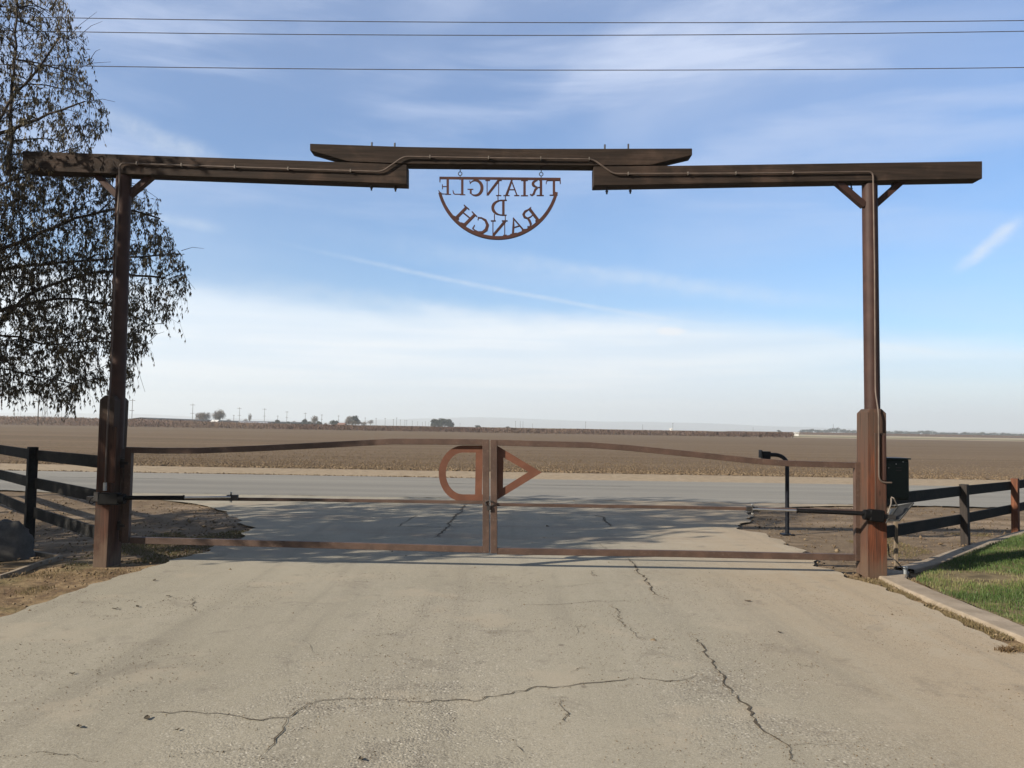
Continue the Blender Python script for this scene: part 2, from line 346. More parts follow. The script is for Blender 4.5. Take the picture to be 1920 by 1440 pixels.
def mat_drive():
    m, q, b = newmat('worn_chipseal', .9, .2); p = pos(q); s_ = q.new('ShaderNodeSeparateXYZ'); q.link(p, s_.inputs[0]); X, Y = s_.outputs[0], s_.outputs[1]
    big = q.noise(q.mapv(p, (.5, .28, 1)), 1.0, 5, .6, .4); mid = q.noise(p, 2.4, 6, .65, .5); fine = q.noise(p, 60, 5, .75); fin2 = q.noise(p, 170, 3, .7)
    vo = q.new('ShaderNodeTexVoronoi'); q.link(p, vo.inputs['Vector']); vo.inputs['Scale'].default_value = 78
    c = q.mix(q.ss(big, .3, .7), (.355, .325, .248), (.440, .400, .308))
    xr = q.ss(q.m('ADD', X, q.m('MULTIPLY', q.m('SUBTRACT', mid, .5), 1.4)), 1.0, 3.6)
    c = q.mix(q.m('MULTIPLY', xr, .92), c, (.455, .365, .250))
    tt = q.noise(q.mapv(p, (2.4, .10, 1)), 1.0, 5, .6, .3); c = q.mix(q.ss(tt, .50, .66, 0, .30), c, (.235, .21, .165)); c = q.mix(q.ss(tt, .50, .32, 0, .35), c, (.47, .43, .34))
    # exposed aggregate patches
    ex = q.ss(q.noise(q.mapv(p, (.8, .45, 1), (0, 0, .2), (4, 1, 0)), 1.1, 6, .62, .6), .40, .62)
    tr = q.m('MAXIMUM', q.ss(q.m('ABSOLUTE', q.m('ADD', X, .75)), .2, 1.5, 1, .15), q.ss(q.m('ABSOLUTE', q.m('SUBTRACT', X, 1.5)), .1, .9, 1, .15)); ex = q.m('ADD', q.m('MULTIPLY', ex, .5), q.m('MULTIPLY', q.ss(mid, .38, .60), .6), clamp=True); ex = q.m('MULTIPLY', ex, q.m('MULTIPLY', tr, q.ss(Y, 3, 9, 1, .25))); ex = q.m('MULTIPLY', ex, q.ss(X, 2.2, 3.2, 1, 0))
    sp = q.ss(vo.outputs['Color'], .2, .8); hsv = q.new('ShaderNodeSeparateColor'); q.link(vo.outputs['Color'], hsv.inputs[0])
    st = q.mix(hsv.outputs[0], (.12, .105, .085), (.66, .61, .51))
    c = q.mix(q.m('MULTIPLY', ex, q.ss(vo.outputs['Distance'], .0, .6, .75, .35)), c, st)
    c = q.mix(q.m('MULTIPLY', q.ss(fine, .30, .48, .55, 0), q.m('ADD', q.m('MULTIPLY', ex, .8), .35)), c, (.13, .11, .085))
    gm = q.noise(p, 22, 4, .7); c = q.mix(q.ss(gm, .42, .30, 0, .30), c, (.17, .15, .12)); c = q.mix(q.ss(gm, .58, .70, 0, .22), c, (.52, .47, .39))
    vs_ = q.new('ShaderNodeTexVoronoi'); q.link(p, vs_.inputs['Vector']); vs_.inputs['Scale'].default_value = 46; sc_ = q.new('ShaderNodeSeparateColor'); q.link(vs_.outputs['Color'], sc_.inputs[0])
    dt = q.ss(vs_.outputs['Distance'], .22, .42, 1, 0); dens_ = q.m('ADD', .10, q.m('MULTIPLY', ex, 1.2))
    c = q.mix(q.m('MULTIPLY', q.m('MULTIPLY', dt, q.ss(sc_.outputs[0], .68, .76)), dens_, clamp=True), c, (.74, .69, .58))
    c = q.mix(q.m('MULTIPLY', q.m('MULTIPLY', dt, q.ss(sc_.outputs[1], .70, .78)), dens_, clamp=True), c, (.11, .095, .075))
    c = q.mix(q.ss(fin2, .56, .66, 0, .55), c, (.66, .62, .53)); c = q.mix(q.ss(fin2, .44, .34, 0, .55), c, (.12, .10, .08))
    # stains, oil spots, sandy blooms
    c = q.mix(q.ss(mid, .56, .70, 0, .45), c, (.22, .19, .15)); c = q.mix(q.ss(q.noise(q.mapv(p, (1, 1, 1), (0, 0, 0), (8, 8, 0)), 1.3, 4, .55), .56, .68, 0, .5), c, (.47, .41, .31))
    v2 = q.new('ShaderNodeTexVoronoi'); q.link(q.mapv(p, (1.9, 1.2, 1)), v2.inputs['Vector']); v2.inputs['Scale'].default_value = 1.5
    spot = q.m('MULTIPLY', q.ss(v2.outputs['Distance'], .035, .085, .7, 0), q.ss(X, -1.6, .2)); spot = q.m('MULTIPLY', spot, q.ss(X, 1.6, 2.2, 1, 0))
    c = q.mix(spot, c, (.19, .16, .125))
    sd = q.ss(q.noise(q.mapv(p, (.35, 1.3, 1)), 1.0, 5, .6), .5, .65, 0, .5); c = q.mix(q.m('MULTIPLY', sd, q.ss(Y, 9, 12)), c, (.34, .27, .20))
    q.link(c, b.inputs[0])
    h = q.m('ADD', q.m('MULTIPLY', fine, q.m('ADD', .45, ex)), q.m('MULTIPLY', q.m('MULTIPLY', vo.outputs['Distance'], -1.1), ex))
    bump(q, b, h, .75, .0055)
    return m
def mat_road():
    m, q, b = newmat('county_road_asphalt', .9, .2); p = pos(q)
    a = q.noise(q.mapv(p, (.05, .9, 1)), 1.0, 5, .6); n = q.noise(p, 1.4, 6, .6); f = q.noise(p, 40, 4, .7)
    c = q.mix(q.ss(a, .3, .7), (.255, .245, .215), (.350, .335, .290)); c = q.mix(q.ss(n, .55, .75, 0, .35), c, (.36, .32, .27))
    c = q.mix(q.ss(f, .35, .6, .3, 0), c, (.11, .10, .095)); q.link(c, b.inputs[0]); bump(q, b, f, .3, .006); return m
def mat_conc():
    m, q, b = newmat('old_concrete', .9, .2); p = pos(q); n = q.noise(p, 4, 6, .65); f = q.noise(p, 45, 5, .7)
    c = q.mix(q.ss(n, .3, .7), (.30, .245, .18), (.45, .375, .285)); c = q.mix(q.ss(f, .55, .75, 0, .4), c, (.25, .2, .15)); c = q.mix(q.ss(q.noise(p, 1.2, 4, .6), .5, .7, 0, .5), c, (.30, .225, .15))
    q.link(c, b.inputs[0]); bump(q, b, f, .5, .006); return m
def ramp_attr(name, cols, rough=.7, spec=.25, trans=0.0):
    m, q, b = newmat(name, rough, spec); a = q.new('ShaderNodeAttribute', attribute_name='rnd')
    r = q.new('ShaderNodeValToRGB'); e = r.color_ramp.elements
    while len(e) < len(cols): e.new(.5)
    for i, c in enumerate(cols): e[i].position = i/(len(cols)-1); e[i].color = (c[0]*ALB, c[1]*ALB, c[2]*ALB, 1)
    q.link(a.outputs['Fac'], r.inputs[0]); q.link(r.outputs[0], b.inputs[0])
    if trans:
        t = q.new('ShaderNodeBsdfTranslucent'); q.link(r.outputs[0], t.inputs[0]); mx = q.new('ShaderNodeMixShader'); mx.inputs[0].default_value = trans
        q.link(b.outputs[0], mx.inputs[1]); q.link(t.outputs[0], mx.inputs[2]); q.link(mx.outputs[0], q.n['Material Output'].inputs[0])
    return m
M['ground'] = mat_ground(); M['drive'] = mat_drive(); M['road'] = mat_road(); M['concrete'] = mat_conc()
M['crack'] = plain('crack_dirt', (.12, .10, .074), .95, .1)
M['paint_line'] = plain('faded_line_paint', (.36, .35, .31), .8, .2, 0, .2, 4)
M['clod'] = ramp_attr('soil_clod', [(.13, .090, .055), (.195, .140, .088), (.275, .21, .135)], .95, .1)
M['litter'] = ramp_attr('dry_litter', [(.09, .055, .03), (.22, .15, .08), (.42, .32, .18)], .9, .1)
M['grass'] = ramp_attr('lawn_blade', [(.055, .105, .024), (.090, .155, .036), (.145, .205, .052), (.32, .29, .13)], .55, .3, .3)
M['turf'] = plain('turf_thatch', (.19, .15, .085), .95, .1, 0, .4, 6)
M['weed'] = ramp_attr('dry_weed', [(.10, .13, .04), (.16, .14, .06), (.27, .20, .11), (.36, .28, .17)], .9, .1, .2)
M['leaf'] = ramp_attr('willow_leaf', [(.085, .066, .048), (.145, .120, .075), (.190, .165, .085), (.32, .20, .085)], .6, .3, .34)
M['bark'] = plain('grey_brown_bark', (.075, .062, .052), .9, .15, 0, .4, 12)
M['vine'] = ramp_attr('bare_vine', [(.115, .070, .055), (.165, .105, .080), (.215, .15, .11), (.12, .085, .075)], .9, .1)
M['far_leaf'] = ramp_attr('far_foliage', [(.016, .022, .013), (.028, .036, .019), (.048, .055, .030)], .8, .1)
M['far_twig'] = ramp_attr('bare_twigs', [(.12, .095, .075), (.17, .14, .11), (.23, .19, .15)], .9, .1)
M['pole'] = plain('utility_pole_wood', (.10, .078, .06), .9, .1)
M['wire'] = plain('aluminium_wire', (.10, .10, .11), .6, .3)
M['white'] = plain('white_wall', (.95, .94, .90), .7, .3, 0, .06)
M['roofgrey'] = plain('pale_metal_roof', (.42, .42, .43), .5, .4, 0, .1)
M['darkshed'] = plain('dark_shed', (.03, .03, .032), .8, .2)
M['pinkroof'] = plain('clay_roof', (.30, .17, .13), .8, .2)
M['leafbrown'] = plain('dead_leaf', (.17, .12, .08), .9, .1)
M['rock'] = rusty('grey_boulder', (.10, .095, .09), (.15, .145, .14), (.21, .20, .185), .95, .15, 7)
M['pvc'] = plain('grey_pvc', (.28, .30, .31), .5, .4)
M['darkframe'] = plain('dark_frame', (.09, .09, .085), .6, .3)
M['stake'] = wood('weathered_stake', (.22, .17, .12), (.33, .26, .18), (.14, .06, .035), 2)
M['panelface'] = plain('panel_cell_sheet', (.045, .047, .05), .7, .2)
M['panelback'] = plain('panel_pale_back', (.55, .55, .53), .5, .4, 0, .08)

# ------------------------------------------------------------------ ground
def gz(x, y):
    """slight fall of the ground to the left of the gateway"""
    t = max(0.0, -x-3.9); f = max(0.0, min(1.0, (18-y)/5.0))
    return -0.045*min(t, 4.5)*f
gzv = np.vectorize(gz)
def axis(segs):
    out = []
    for a, b, st in segs: out += list(np.arange(a, b, st))
    out.append(segs[-1][1]); return np.array(out)
gx = np.concatenate([-np.geomspace(9000, 13, 30), axis([(-12, 12, .16)]), np.geomspace(13, 9000, 30)])
gy = np.concatenate([-np.geomspace(3000, 3, 14), axis([(-1.5, 19, .16), (19, 32, .5)]), np.geomspace(33, 14000, 60)])
GX, GY = np.meshgrid(gx, gy)
def vnoise(x, y, s, seed):
    r = np.random.default_rng(seed).random((128, 128)); u, v = x/s, y/s; iu, iv = np.floor(u).astype(int), np.floor(v).astype(int); fu, fv = u-iu, v-iv
    fu = fu*fu*(3-2*fu); fv = fv*fv*(3-2*fv); g = lambda a, b: r[a % 128, b % 128]
    return (g(iu, iv)*(1-fu)+g(iu+1, iv)*fu)*(1-fv)+(g(iu, iv+1)*(1-fu)+g(iu+1, iv+1)*fu)*fv
near = np.clip((22-GY)/3, 0, 1)*np.clip((11.5-np.abs(GX))/2, 0, 1)
edge_l = np.clip((-GX-4.1)/.5, 0, 1)+np.clip((GX-5.3)/.5, 0, 1)*np.clip((GY-10.8)/.8, 0, 1)
GZ = gzv(GX, GY)+near*((vnoise(GX, GY, .9, 1)-.5)*.05+(vnoise(GX, GY, .3, 2)-.5)*.035)*np.clip(edge_l, 0, 1)
nx, ny = len(gx), len(gy); idx = np.arange(nx*ny).reshape(ny, nx)
Fg = np.stack([idx[:-1, :-1], idx[:-1, 1:], idx[1:, 1:], idx[1:, :-1]], -1).reshape(-1, 4)
o = np_mesh('ground', np.stack([GX, GY, GZ-.012*(np.abs(GX) < 20)], -1).reshape(-1, 3), Fg, M['ground'], smooth=True); tag(o, kind='structure')

def sheet(name, ys, xl, xr, z, mat, nxs=24, rough_edge=.0, seed=3, zf=None):
    V = []; r = np.random.default_rng(seed)
    for y in ys:
        a, b = xl(y)+r.normal(0, rough_edge), xr(y)+r.normal(0, rough_edge)
        for i in range(nxs+1):
            x = a+(b-a)*i/nxs; V.append((x, y, (zf(x, y) if zf else gz(x, y))+z))
    n = len(ys); I = np.arange(n*(nxs+1)).reshape(n, nxs+1)
    Fs = np.stack([I[:-1, :-1], I[:-1, 1:], I[1:, 1:], I[1:, :-1]], -1).reshape(-1, 4)
    return np_mesh(name, V, Fs, mat, smooth=True)
ROAD0, ROAD1 = 18.35, 25.5
ry = np.arange(ROAD0, ROAD1+.01, (ROAD1-ROAD0)/8)
nR = 900
rv = []; r_ = np.random.default_rng(5); xs_ = np.concatenate([-np.geomspace(4000, 41, 20), np.linspace(-40, 40, nR), np.geomspace(41, 4000, 20)])
j0 = np.cumsum(r_.normal(0, .03, len(xs_))); j0 -= np.convolve(np.pad(j0, 20, 'edge'), np.ones(41)/41, 'valid'); j1 = r_.normal(0, .035, len(xs_))
for i, yy in enumerate(ry):
    for j, xx in enumerate(xs_): rv.append((xx, yy+(j0[j]+r_.normal(0, .03) if i == 0 else 0)+(j1[j] if i == len(ry)-1 else 0), .022))
I = np.arange(len(ry)*len(xs_)).reshape(len(ry), len(xs_)); Fr = np.stack([I[:-1, :-1], I[:-1, 1:], I[1:, 1:], I[1:, :-1]], -1).reshape(-1, 4)
road = np_mesh('road', rv, Fr, M['road'], smooth=True); tag(road, kind='structure')
mk = MB(); cx = 22.0
for i in range(-14, 15):      # faded centre dashes of the road
    a = -2.2+i*12.0; mk.add([(a, cx+.9, .03), (a+5.5, cx+.9, .03), (a+5.5, cx+1.0, .03), (a, cx+1.0, .03)], [(0, 1, 2, 3)])
o = mk.build('road_marking', M['paint_line'], smooth=False); tag(o, kind='structure')

# driveway outline as edge x for each y
LE = [(-2, -4.1), (6.5, -4.07), (8.2, -4.02), (9.3, -3.85), (10.2, -3.75), (11.6, -3.7), (12.6, -3.9), (13.6, -4.4), (14.6, -4.9), (15.8, -5.6), (16.8, -6.6), (17.6, -8.2), (18.42, -11)]
RE = [(-2, 3.70), (4, 3.72), (6, 3.76), (8.2, 3.86), (9.2, 3.74), (9.9, 3.66), (11.0, 3.9), (12.1, 3.93), (12.9, 3.95), (13.4, 3.72), (13.9, 3.75), (14.5, 4.15), (15.6, 4.5), (16.5, 4.7), (17.4, 5.6), (18.0, 7.0), (18.42, 9)]
fl = lambda y: float(np.interp(y, *zip(*LE)))+.05*math.sin(y*5.1)*(y > 9.5)+.02*math.sin(y*13)
fr = lambda y: float(np.interp(y, *zip(*RE)))+.05*math.sin(y*7.3+1)*(y > 8.5)+.02*math.sin(y*17)
drive = sheet('driveway', np.arange(-2, 18.43, .07), fl, fr, .020, M['drive'], 30, .008); tag(drive, kind='structure')
# cracks in the driveway surface: thin jagged dirt-filled lines traced in plan
CR = [([(0,1428),(60,1424),(130,1428),(190,1436)], .012), ([(240,1348),(300,1344),(340,1342),(440,1346),(490,1352),(530,1350),(590,1326),(620,1321),(720,1320),(800,1324),(890,1323),(930,1312),(1010,1298),(1090,1289),(1200,1278),(1260,1281),(1320,1272)], .016),
      ([(535,1350),(520,1385),(497,1410),(484,1438)], .017), ([(1298,1195),(1310,1212),(1322,1225),(1338,1246),(1352,1280),(1362,1296),(1392,1322),(1412,1350),(1436,1380),(1476,1412),(1500,1440)], .025),
      ([(1250,1128),(1232,1120),(1216,1100),(1204,1085),(1190,1062),(1175,1050)], .03), ([(1150,1140),(1162,1156),(1160,1170),(1180,1186),(1200,1204)], .018),
      ([(1476,1410),(1540,1406),(1640,1402)], .010), ([(1048,1316),(1058,1340),(1070,1364),(1042,1376)], .02), ([(960,1142),(1050,1138),(1120,1132),(1200,1130)], .010),
      ([(1108,1074),(1116,1086)], .02), ([(1040,1105),(1140,1095)], .008), ([(872,948),(862,962),(850,978),(835,996),(815,1010)], .05), ([(780,968),(745,990),(830,991),(900,990)], .022), ([(780,968),(840,966),(900,968)], .02),
      ([(1118,968),(1132,972),(1146,990)], .06), ([(1125,1022),(1132,1032),(1142,1048)], .02), ([(1350,1287),(1300,1283)], .01), ([(320,1428),(420,1422),(480,1412)], .01), ([(700,1196),(760,1190)], .012)]
CR += [([(650,1118),(700,1122),(760,1124)], .008), ([(1690,1062),(1610,1066)], .001)]
for _ in range(34):
    x0, y0 = random.uniform(100, 1500), random.uniform(1090, 1430); L_ = random.uniform(15, 70); a_ = random.choice((0, 0, 0, 1.2, 1.5, -.3))+random.gauss(0, .15)
    CR.append(([(x0, y0), (x0+L_*.5*math.cos(a_), y0+L_*.3*math.sin(a_)+random.gauss(0, 2)), (x0+L_*math.cos(a_), y0+L_*.6*math.sin(a_))], random.choice((.006, .009, .016))))
CP = []
ck = MB()
for pl, wd in CR:
    pts = [G(a, b) for a, b in pl]; fine_ = []; wk = 0.0
    for a, b in zip(pts[:-1], pts[1:]):
        n = max(2, int((b-a).length/.045)); dn = Vector((-(b-a).y, (b-a).x, 0)).normalized()
        for i in range(n):
            wk = wk*.72+random.gauss(0, .012); fine_.append(a.lerp(b, i/n)+dn*(wk+random.gauss(0, .005)))
    fine_.append(pts[-1]); n = len(fine_)
    CP += [(p_.x, p_.y) for p_ in fine_ for _ in range(int(wd*110)+1)]
    vs = []; nz_ = [random.uniform(.25, 1.25) for _ in range(n)]
    for i, p_ in enumerate(fine_):
        d = (fine_[min(i+1, n-1)]-fine_[max(i-1, 0)]).normalized(); sd = Vector((-d.y, d.x, 0)); tp = min(1, min(i, n-1-i)/6+.1)
        h = wd*.30*nz_[i]*tp; z = gz(p_.x, p_.y)+.0245
        vs += [(p_.x-sd.x*h, p_.y-sd.y*h, z), (p_.x+sd.x*h*random.uniform(.5, 1.3), p_.y+sd.y*h, z)]
    ck.add(vs, [(2*i, 2*i+1, 2*i+3, 2*i+2) for i in range(n-1)])
o = ck.build('driveway_crack', M['crack'], drive, smooth=False)

# concrete mow strips
def curb(name, path, wd, z0, z1, label):
    m = MB(); n = len(path); L = []; Rr = []
    for i in range(n):
        a = Vector(path[max(i-1, 0)]); b = Vector(path[min(i+1, n-1)]); d = (b-a).normalized(); nn = Vector((-d.y, d.x))
        c = Vector(path[i]); j = random.gauss(0, .006); L.append(c+nn*(wd/2+j)); Rr.append(c-nn*(wd/2+random.gauss(0, .006)))
    vs = []
    for q in range(n):
        for p_, z in ((L[q], z0), (L[q], z1-.008), (L[q]*.94+Rr[q]*.06, z1), (Rr[q]*.94+L[q]*.06, z1), (Rr[q], z1-.008), (Rr[q], z0)): vs.append((p_.x, p_.y, z+gz(p_.x, p_.y)))
    fs = [(6*i+j, 6*i+j+1, 6*i+j+7, 6*i+j+6) for i in range(n-1) for j in range(5)]
    m.add(vs, fs); o = m.build(name, M['concrete'], smooth=False); tag(o, kind='structure'); return o
dens = lambda pts: [tuple(Vector(a).lerp(Vector(b), t/ max(1, int((Vector(b)-Vector(a)).length/.25)))) for a, b in zip(pts[:-1], pts[1:]) for t in range(max(1, int((Vector(b)-Vector(a)).length/.25)))]+[pts[-1]]
curb('kerb', dens([(4.14, -1.5), (4.14, 4), (4.13, 6.3), (4.14, 7.6), (4.15, 8.4), (4.20, 9.15), (4.45, 9.6)]), .27, -.05, .035, '')
curb('kerb', dens([(4.62, 9.75), (5.2, 10.3), (6.0, 11.2), (6.9, 12.1), (7.9, 13.1), (9.4, 14.6), (12, 17.0)]), .22, -.05, .035, '')
e0, e1 = G(0, 1071), G(82, 1043)
curb('kerb', dens([(e0.x-2.5, e0.y-.85), (e0.x, e0.y), (e1.x, e1.y), (e1.x+.02, e1.y+.35), (e1.x-.8, e1.y+1.0), (e1.x-2.6, e1.y+3.1)]), .05, -.05, .025, '')

# lawn: a thatch sheet plus blades
LPOLY = [(4.30, 1.0), (4.29, 6.3), (4.30, 7.6), (4.32, 8.4), (4.40, 9.05), (4.75, 9.55), (5.35, 10.2), (6.15, 11.1), (7.05, 12.0), (8.05, 13.0), (10, 14.95), (12, 16.85), (15, 17), (15, 1.0)]
def inside(x, y, poly):
    x = np.asarray(x); y = np.asarray(y); r = np.zeros(x.shape, bool); j = len(poly)-1
    for i in range(len(poly)):
        xi, yi = poly[i]; xj, yj = poly[j]
        r ^= ((yi > y) != (yj > y)) & (x < (xj-xi)*(y-yi)/((yj-yi)+1e-12)+xi); j = i
    return r
def lz(x, y): return .020+.05*np.clip((x-4.4)/3, 0, 1)+.03*np.clip((x-6.5)/2.5, 0, 1)
lx = lambda y: float(np.interp(y, [1, 6.3, 7.6, 8.4, 9.05, 9.55, 10.2, 11.1, 12.0, 13.0, 14.95, 16.8], [4.29, 4.29, 4.30, 4.32, 4.40, 4.75, 5.35, 6.15, 7.05, 8.05, 10, 12]))
lawn = sheet('lawn', np.arange(1, 16.8, .12), lx, lambda y: 15.0, 0, M['turf'], 40, .012, 9, zf=lambda x, y: float(lz(x, y))); tag(lawn, kind='structure')
def blades(name, x, y, z, hgt, mat, attr, wdt=.005, lean=.45, parent=None):
    n = len(x); a = rng.uniform(0, 2*np.pi, n); le = rng.uniform(.1, 1, n)*lean*hgt; b2 = rng.uniform(0, 2*np.pi, n)
    wx, wy = np.cos(a)*wdt/2, np.sin(a)*wdt/2; tx, ty = x+np.cos(b2)*le, y+np.sin(b2)*le
    mx, my = x+np.cos(b2)*le*.35, y+np.sin(b2)*le*.35
    V = np.stack([np.stack([x-wx, y-wy, z], -1), np.stack([x+wx, y+wy, z], -1), np.stack([mx+wx*.8, my+wy*.8, z+hgt*.55], -1), np.stack([mx-wx*.8, my-wy*.8, z+hgt*.55], -1),
                  np.stack([tx, ty, z+hgt*.93], -1)], 1).reshape(-1, 3)
    base = np.arange(n)[:, None]*5; F1 = np.concatenate([base+np.array([[0, 1, 2]]), base+np.array([[0, 2, 3]]), base+np.array([[3, 2, 4]])], 0)
    return np_mesh(name, V, F1, mat, parent, attr=np.tile(attr, 3))
n = 420000
bx_, by_ = rng.uniform(4.2, 13.5, n), rng.uniform(4.0, 16.5, n)
patch = np.exp(-(((bx_-5.22)/.42)**2+((by_-9.25)/.26)**2))       # bare patch beside the gateway post
thin = vnoise(bx_, by_, .45, 11)*.6+vnoise(bx_, by_, .15, 12)*.4
keep = inside(bx_, by_, LPOLY) & (bx_/by_ < 1.15) & (rng.random(n) < np.where(bx_/by_ < .68, 1, .6)) & (rng.random(n) > patch*1.5) & (rng.random(n) < .45+thin)
dE = bx_-np.interp(by_, *zip(*[(b_, a_) for a_, b_ in LPOLY[:12]]))
bx_, by_, patch, thin, dE = bx_[keep], by_[keep], patch[keep], thin[keep], dE[keep]
hh = (.030+.026*rng.random(len(bx_)))*(1-.5*patch)*(.75+.5*thin)
at_ = np.clip(.55-thin*.75+rng.normal(.18, .16, len(bx_))+patch*.8+np.clip(.35-dE, 0, 1)*.8*(vnoise(bx_, by_, .3, 14)) + .35*np.exp(-((by_-8.9)/.5)**2)*(vnoise(bx_, by_, .5, 15) > .4), 0, 1)
o = blades('lawn_grass', bx_, by_, lz(bx_, by_)-.004, hh, M['grass'], at_); tag(o, 'short green lawn grass beside the concrete mow strip', 'grass', kind='stuff')
# dry tufts in the gap between pavement and mow strip and at post feet, green fuzz behind the fence and left of the gate
def scat(cx_, cy_, sx_, sy_, n): return rng.normal(cx_, sx_, n), rng.normal(cy_, sy_, n)
T = []
yy = rng.uniform(4.5, 9.4, 9000); xx = 3.93+rng.normal(0, .045, 9000)+.02*np.sin(yy*3); kk = vnoise(xx, yy, .25, 21) > .42; T.append((xx[kk], yy[kk], rng.uniform(.35, 1, kk.sum())))
xx, yy = scat(4.05, 9.12, .30, .10, 1500); T.append((xx, yy, rng.uniform(.6, 1, 1500)))
xx, yy = scat(-4.65, 8.95, .35, .14, 900); T.append((xx, yy, rng.uniform(.5, 1, 900)))
yy = rng.uniform(5.8, 8.9, 5200); xx = -4.4-np.abs(rng.normal(0, .6, 5200)); kk = vnoise(xx, yy, .5, 22) > .55; T.append((xx[kk], yy[kk], rng.uniform(.3, 1, kk.sum())))
yy = rng.uniform(10.5, 13.6, 12000); xx = rng.uniform(5.0, 8.2, 12000); kk = (vnoise(xx, yy, .5, 23) > .52) & (yy > (xx-4.6)*1.0+10.2) & (yy < (xx-4.6)*1.0+12.0); T.append((xx[kk], yy[kk], rng.uniform(.1, .8, kk.sum())))
yy = rng.uniform(9.5, 12.5, 9000); xx = rng.uniform(-5.2, -3.7, 9000); kk = vnoise(xx, yy, .5, 24) > .5; T.append((xx[kk], yy[kk], rng.uniform(.0, .6, kk.sum())))
tx_, ty_, ta_ = (np.concatenate([t[i] for t in T]) for i in range(3))
o = blades('weeds', tx_, ty_, gzv(tx_, ty_)-.01, rng.uniform(.012, .040, len(tx_)), M['weed'], np.clip(ta_*.8+.1, 0, 1), .006, .9); tag(o, 'sparse dry weeds and grass tufts along the pavement edges', 'weeds', kind='stuff')

def rocks(name, x, y, z, r, mat, attr):
    n = len(x); base = np.array([(1, 0, 0), (-1, 0, 0), (0, 1, 0), (0, -1, 0), (0, 0, 1), (0, 0, -1)], float)
    jit = rng.uniform(.6, 1.3, (n, 6, 1)); sc_ = np.stack([r*rng.uniform(.8, 1.5, n), r*rng.uniform(.7, 1.2, n), r*rng.uniform(.5, .9, n)], -1)[:, None, :]
    A = rng.uniform(0, 2*np.pi, n); V = base[None]*jit*sc_+rng.normal(0, .15, (n, 6, 3))*sc_; c, s_ = np.cos(A)[:, None], np.sin(A)[:, None]
    V = np.stack([V[..., 0]*c-V[..., 1]*s_, V[..., 0]*s_+V[..., 1]*c, V[..., 2]], -1)+np.stack([x, y, z], -1)[:, None, :]
    f = np.array([(0, 2, 4), (2, 1, 4), (1, 3, 4), (3, 0, 4), (2, 0, 5), (1, 2, 5), (3, 1, 5), (0, 3, 5)])
    return np_mesh(name, V.reshape(-1, 3), (np.arange(n)[:, None, None]*6+f[None]).reshape(-1, 3), mat, attr=np.repeat(attr, 8))
# clods on the near side of the field
n = 26000; cy_ = 30.0+rng.exponential(9, n); cx_ = rng.uniform(-1, 1, n)*(cy_*.66+1); rr = rng.uniform(.014, .036, n)*(1+np.exp(-(cy_-30.3)/1.5)*.9)
n2_ = 900; ey = rng.normal(25.75, .12, n2_); ex_ = rng.uniform(-18, -1, n2_)
o = rocks('soil_clods', np.concatenate([cx_, ex_]), np.concatenate([cy_, ey]), np.concatenate([cy_*0-.002, ey*0+.01]), np.concatenate([rr, rng.uniform(.015, .04, n2_)]), M['clod'], np.concatenate([rng.random(n), rng.random(n2_)*.5]))
tag(o, 'loose brown soil clods on the tilled field', 'soil clods', kind='stuff')
# small crumbs on the verges around the gate
n = 9000; cy_ = rng.uniform(6, 18.4, n); cx_ = rng.uniform(-9.5, 9.5, n); drv = (cx_ > np.interp(cy_, *zip(*LE))+.1) & (cx_ < np.interp(cy_, *zip(*RE))-.08)
kk = (~drv | (rng.random(n) < .12)) & ~inside(cx_, cy_, LPOLY) & ~((cx_ > 3.98) & (cx_ < 4.3) & (cy_ < 9.6)); cx_, cy_ = cx_[kk], cy_[kk]
o = rocks('gravel_crumbs', cx_, cy_, gzv(cx_, cy_)+.012, rng.uniform(.006, .02, len(cx_))*(1+(rng.random(len(cx_)) < .04)*1.2), M['clod'], rng.random(len(cx_)))
tag(o, 'small crumbs of soil and gravel strewn round the gate', 'gravel', kind='stuff')
# grit on the pavement
n = 16000; cy_ = rng.uniform(2.6, 9, n)**1.0; cx_ = rng.uniform(-4, 3.7, n); kk = vnoise(cx_, cy_, .8, 31) > .5; cq = np.array(CP); cx_, cy_ = np.concatenate([cx_[kk], cq[:, 0]+rng.normal(0, .022, len(cq))]), np.concatenate([cy_[kk], cq[:, 1]+rng.normal(0, .022, len(cq))])
o = rocks('grit', cx_, cy_, gzv(cx_, cy_)+.022, rng.uniform(.0015, .0045, len(cx_)), M['clod'], np.clip(rng.random(len(cx_))*1.4*(np.arange(len(cx_)) < len(cx_)-len(cq)*.7), 0, 1))
tag(o, 'fine loose grit on the worn driveway', 'grit', kind='stuff')
def dryleaf(px, py, s_, label):
    c = G(px, py); m = MB(); a = random.uniform(0, 6.28); pts = []
    for i in range(7):
        t = i/6; wd = math.sin(math.pi*t)**.8*s_*.32; X_ = (t-.5)*s_; curl = .004*math.cos(t*5)
        for sgn in (-1, 0, 1): pts.append((c.x+X_*math.cos(a)-sgn*wd*math.sin(a), c.y+X_*math.sin(a)+sgn*wd*math.cos(a), gz(c.x, c.y)+.028+curl+abs(sgn)*.004))
    m.add(pts, [(3*i+j, 3*i+j+1, 3*i+j+4, 3*i+j+3) for i in range(6) for j in range(2)])
    o = m.build('dry_leaf', M['crack'] if s_ < .06 else M['leafbrown'], smooth=True); tag(o, label, 'leaf', 'dry leaves lying on the driveway')
LS = 'small curled dry leaf on the driveway left of centre'
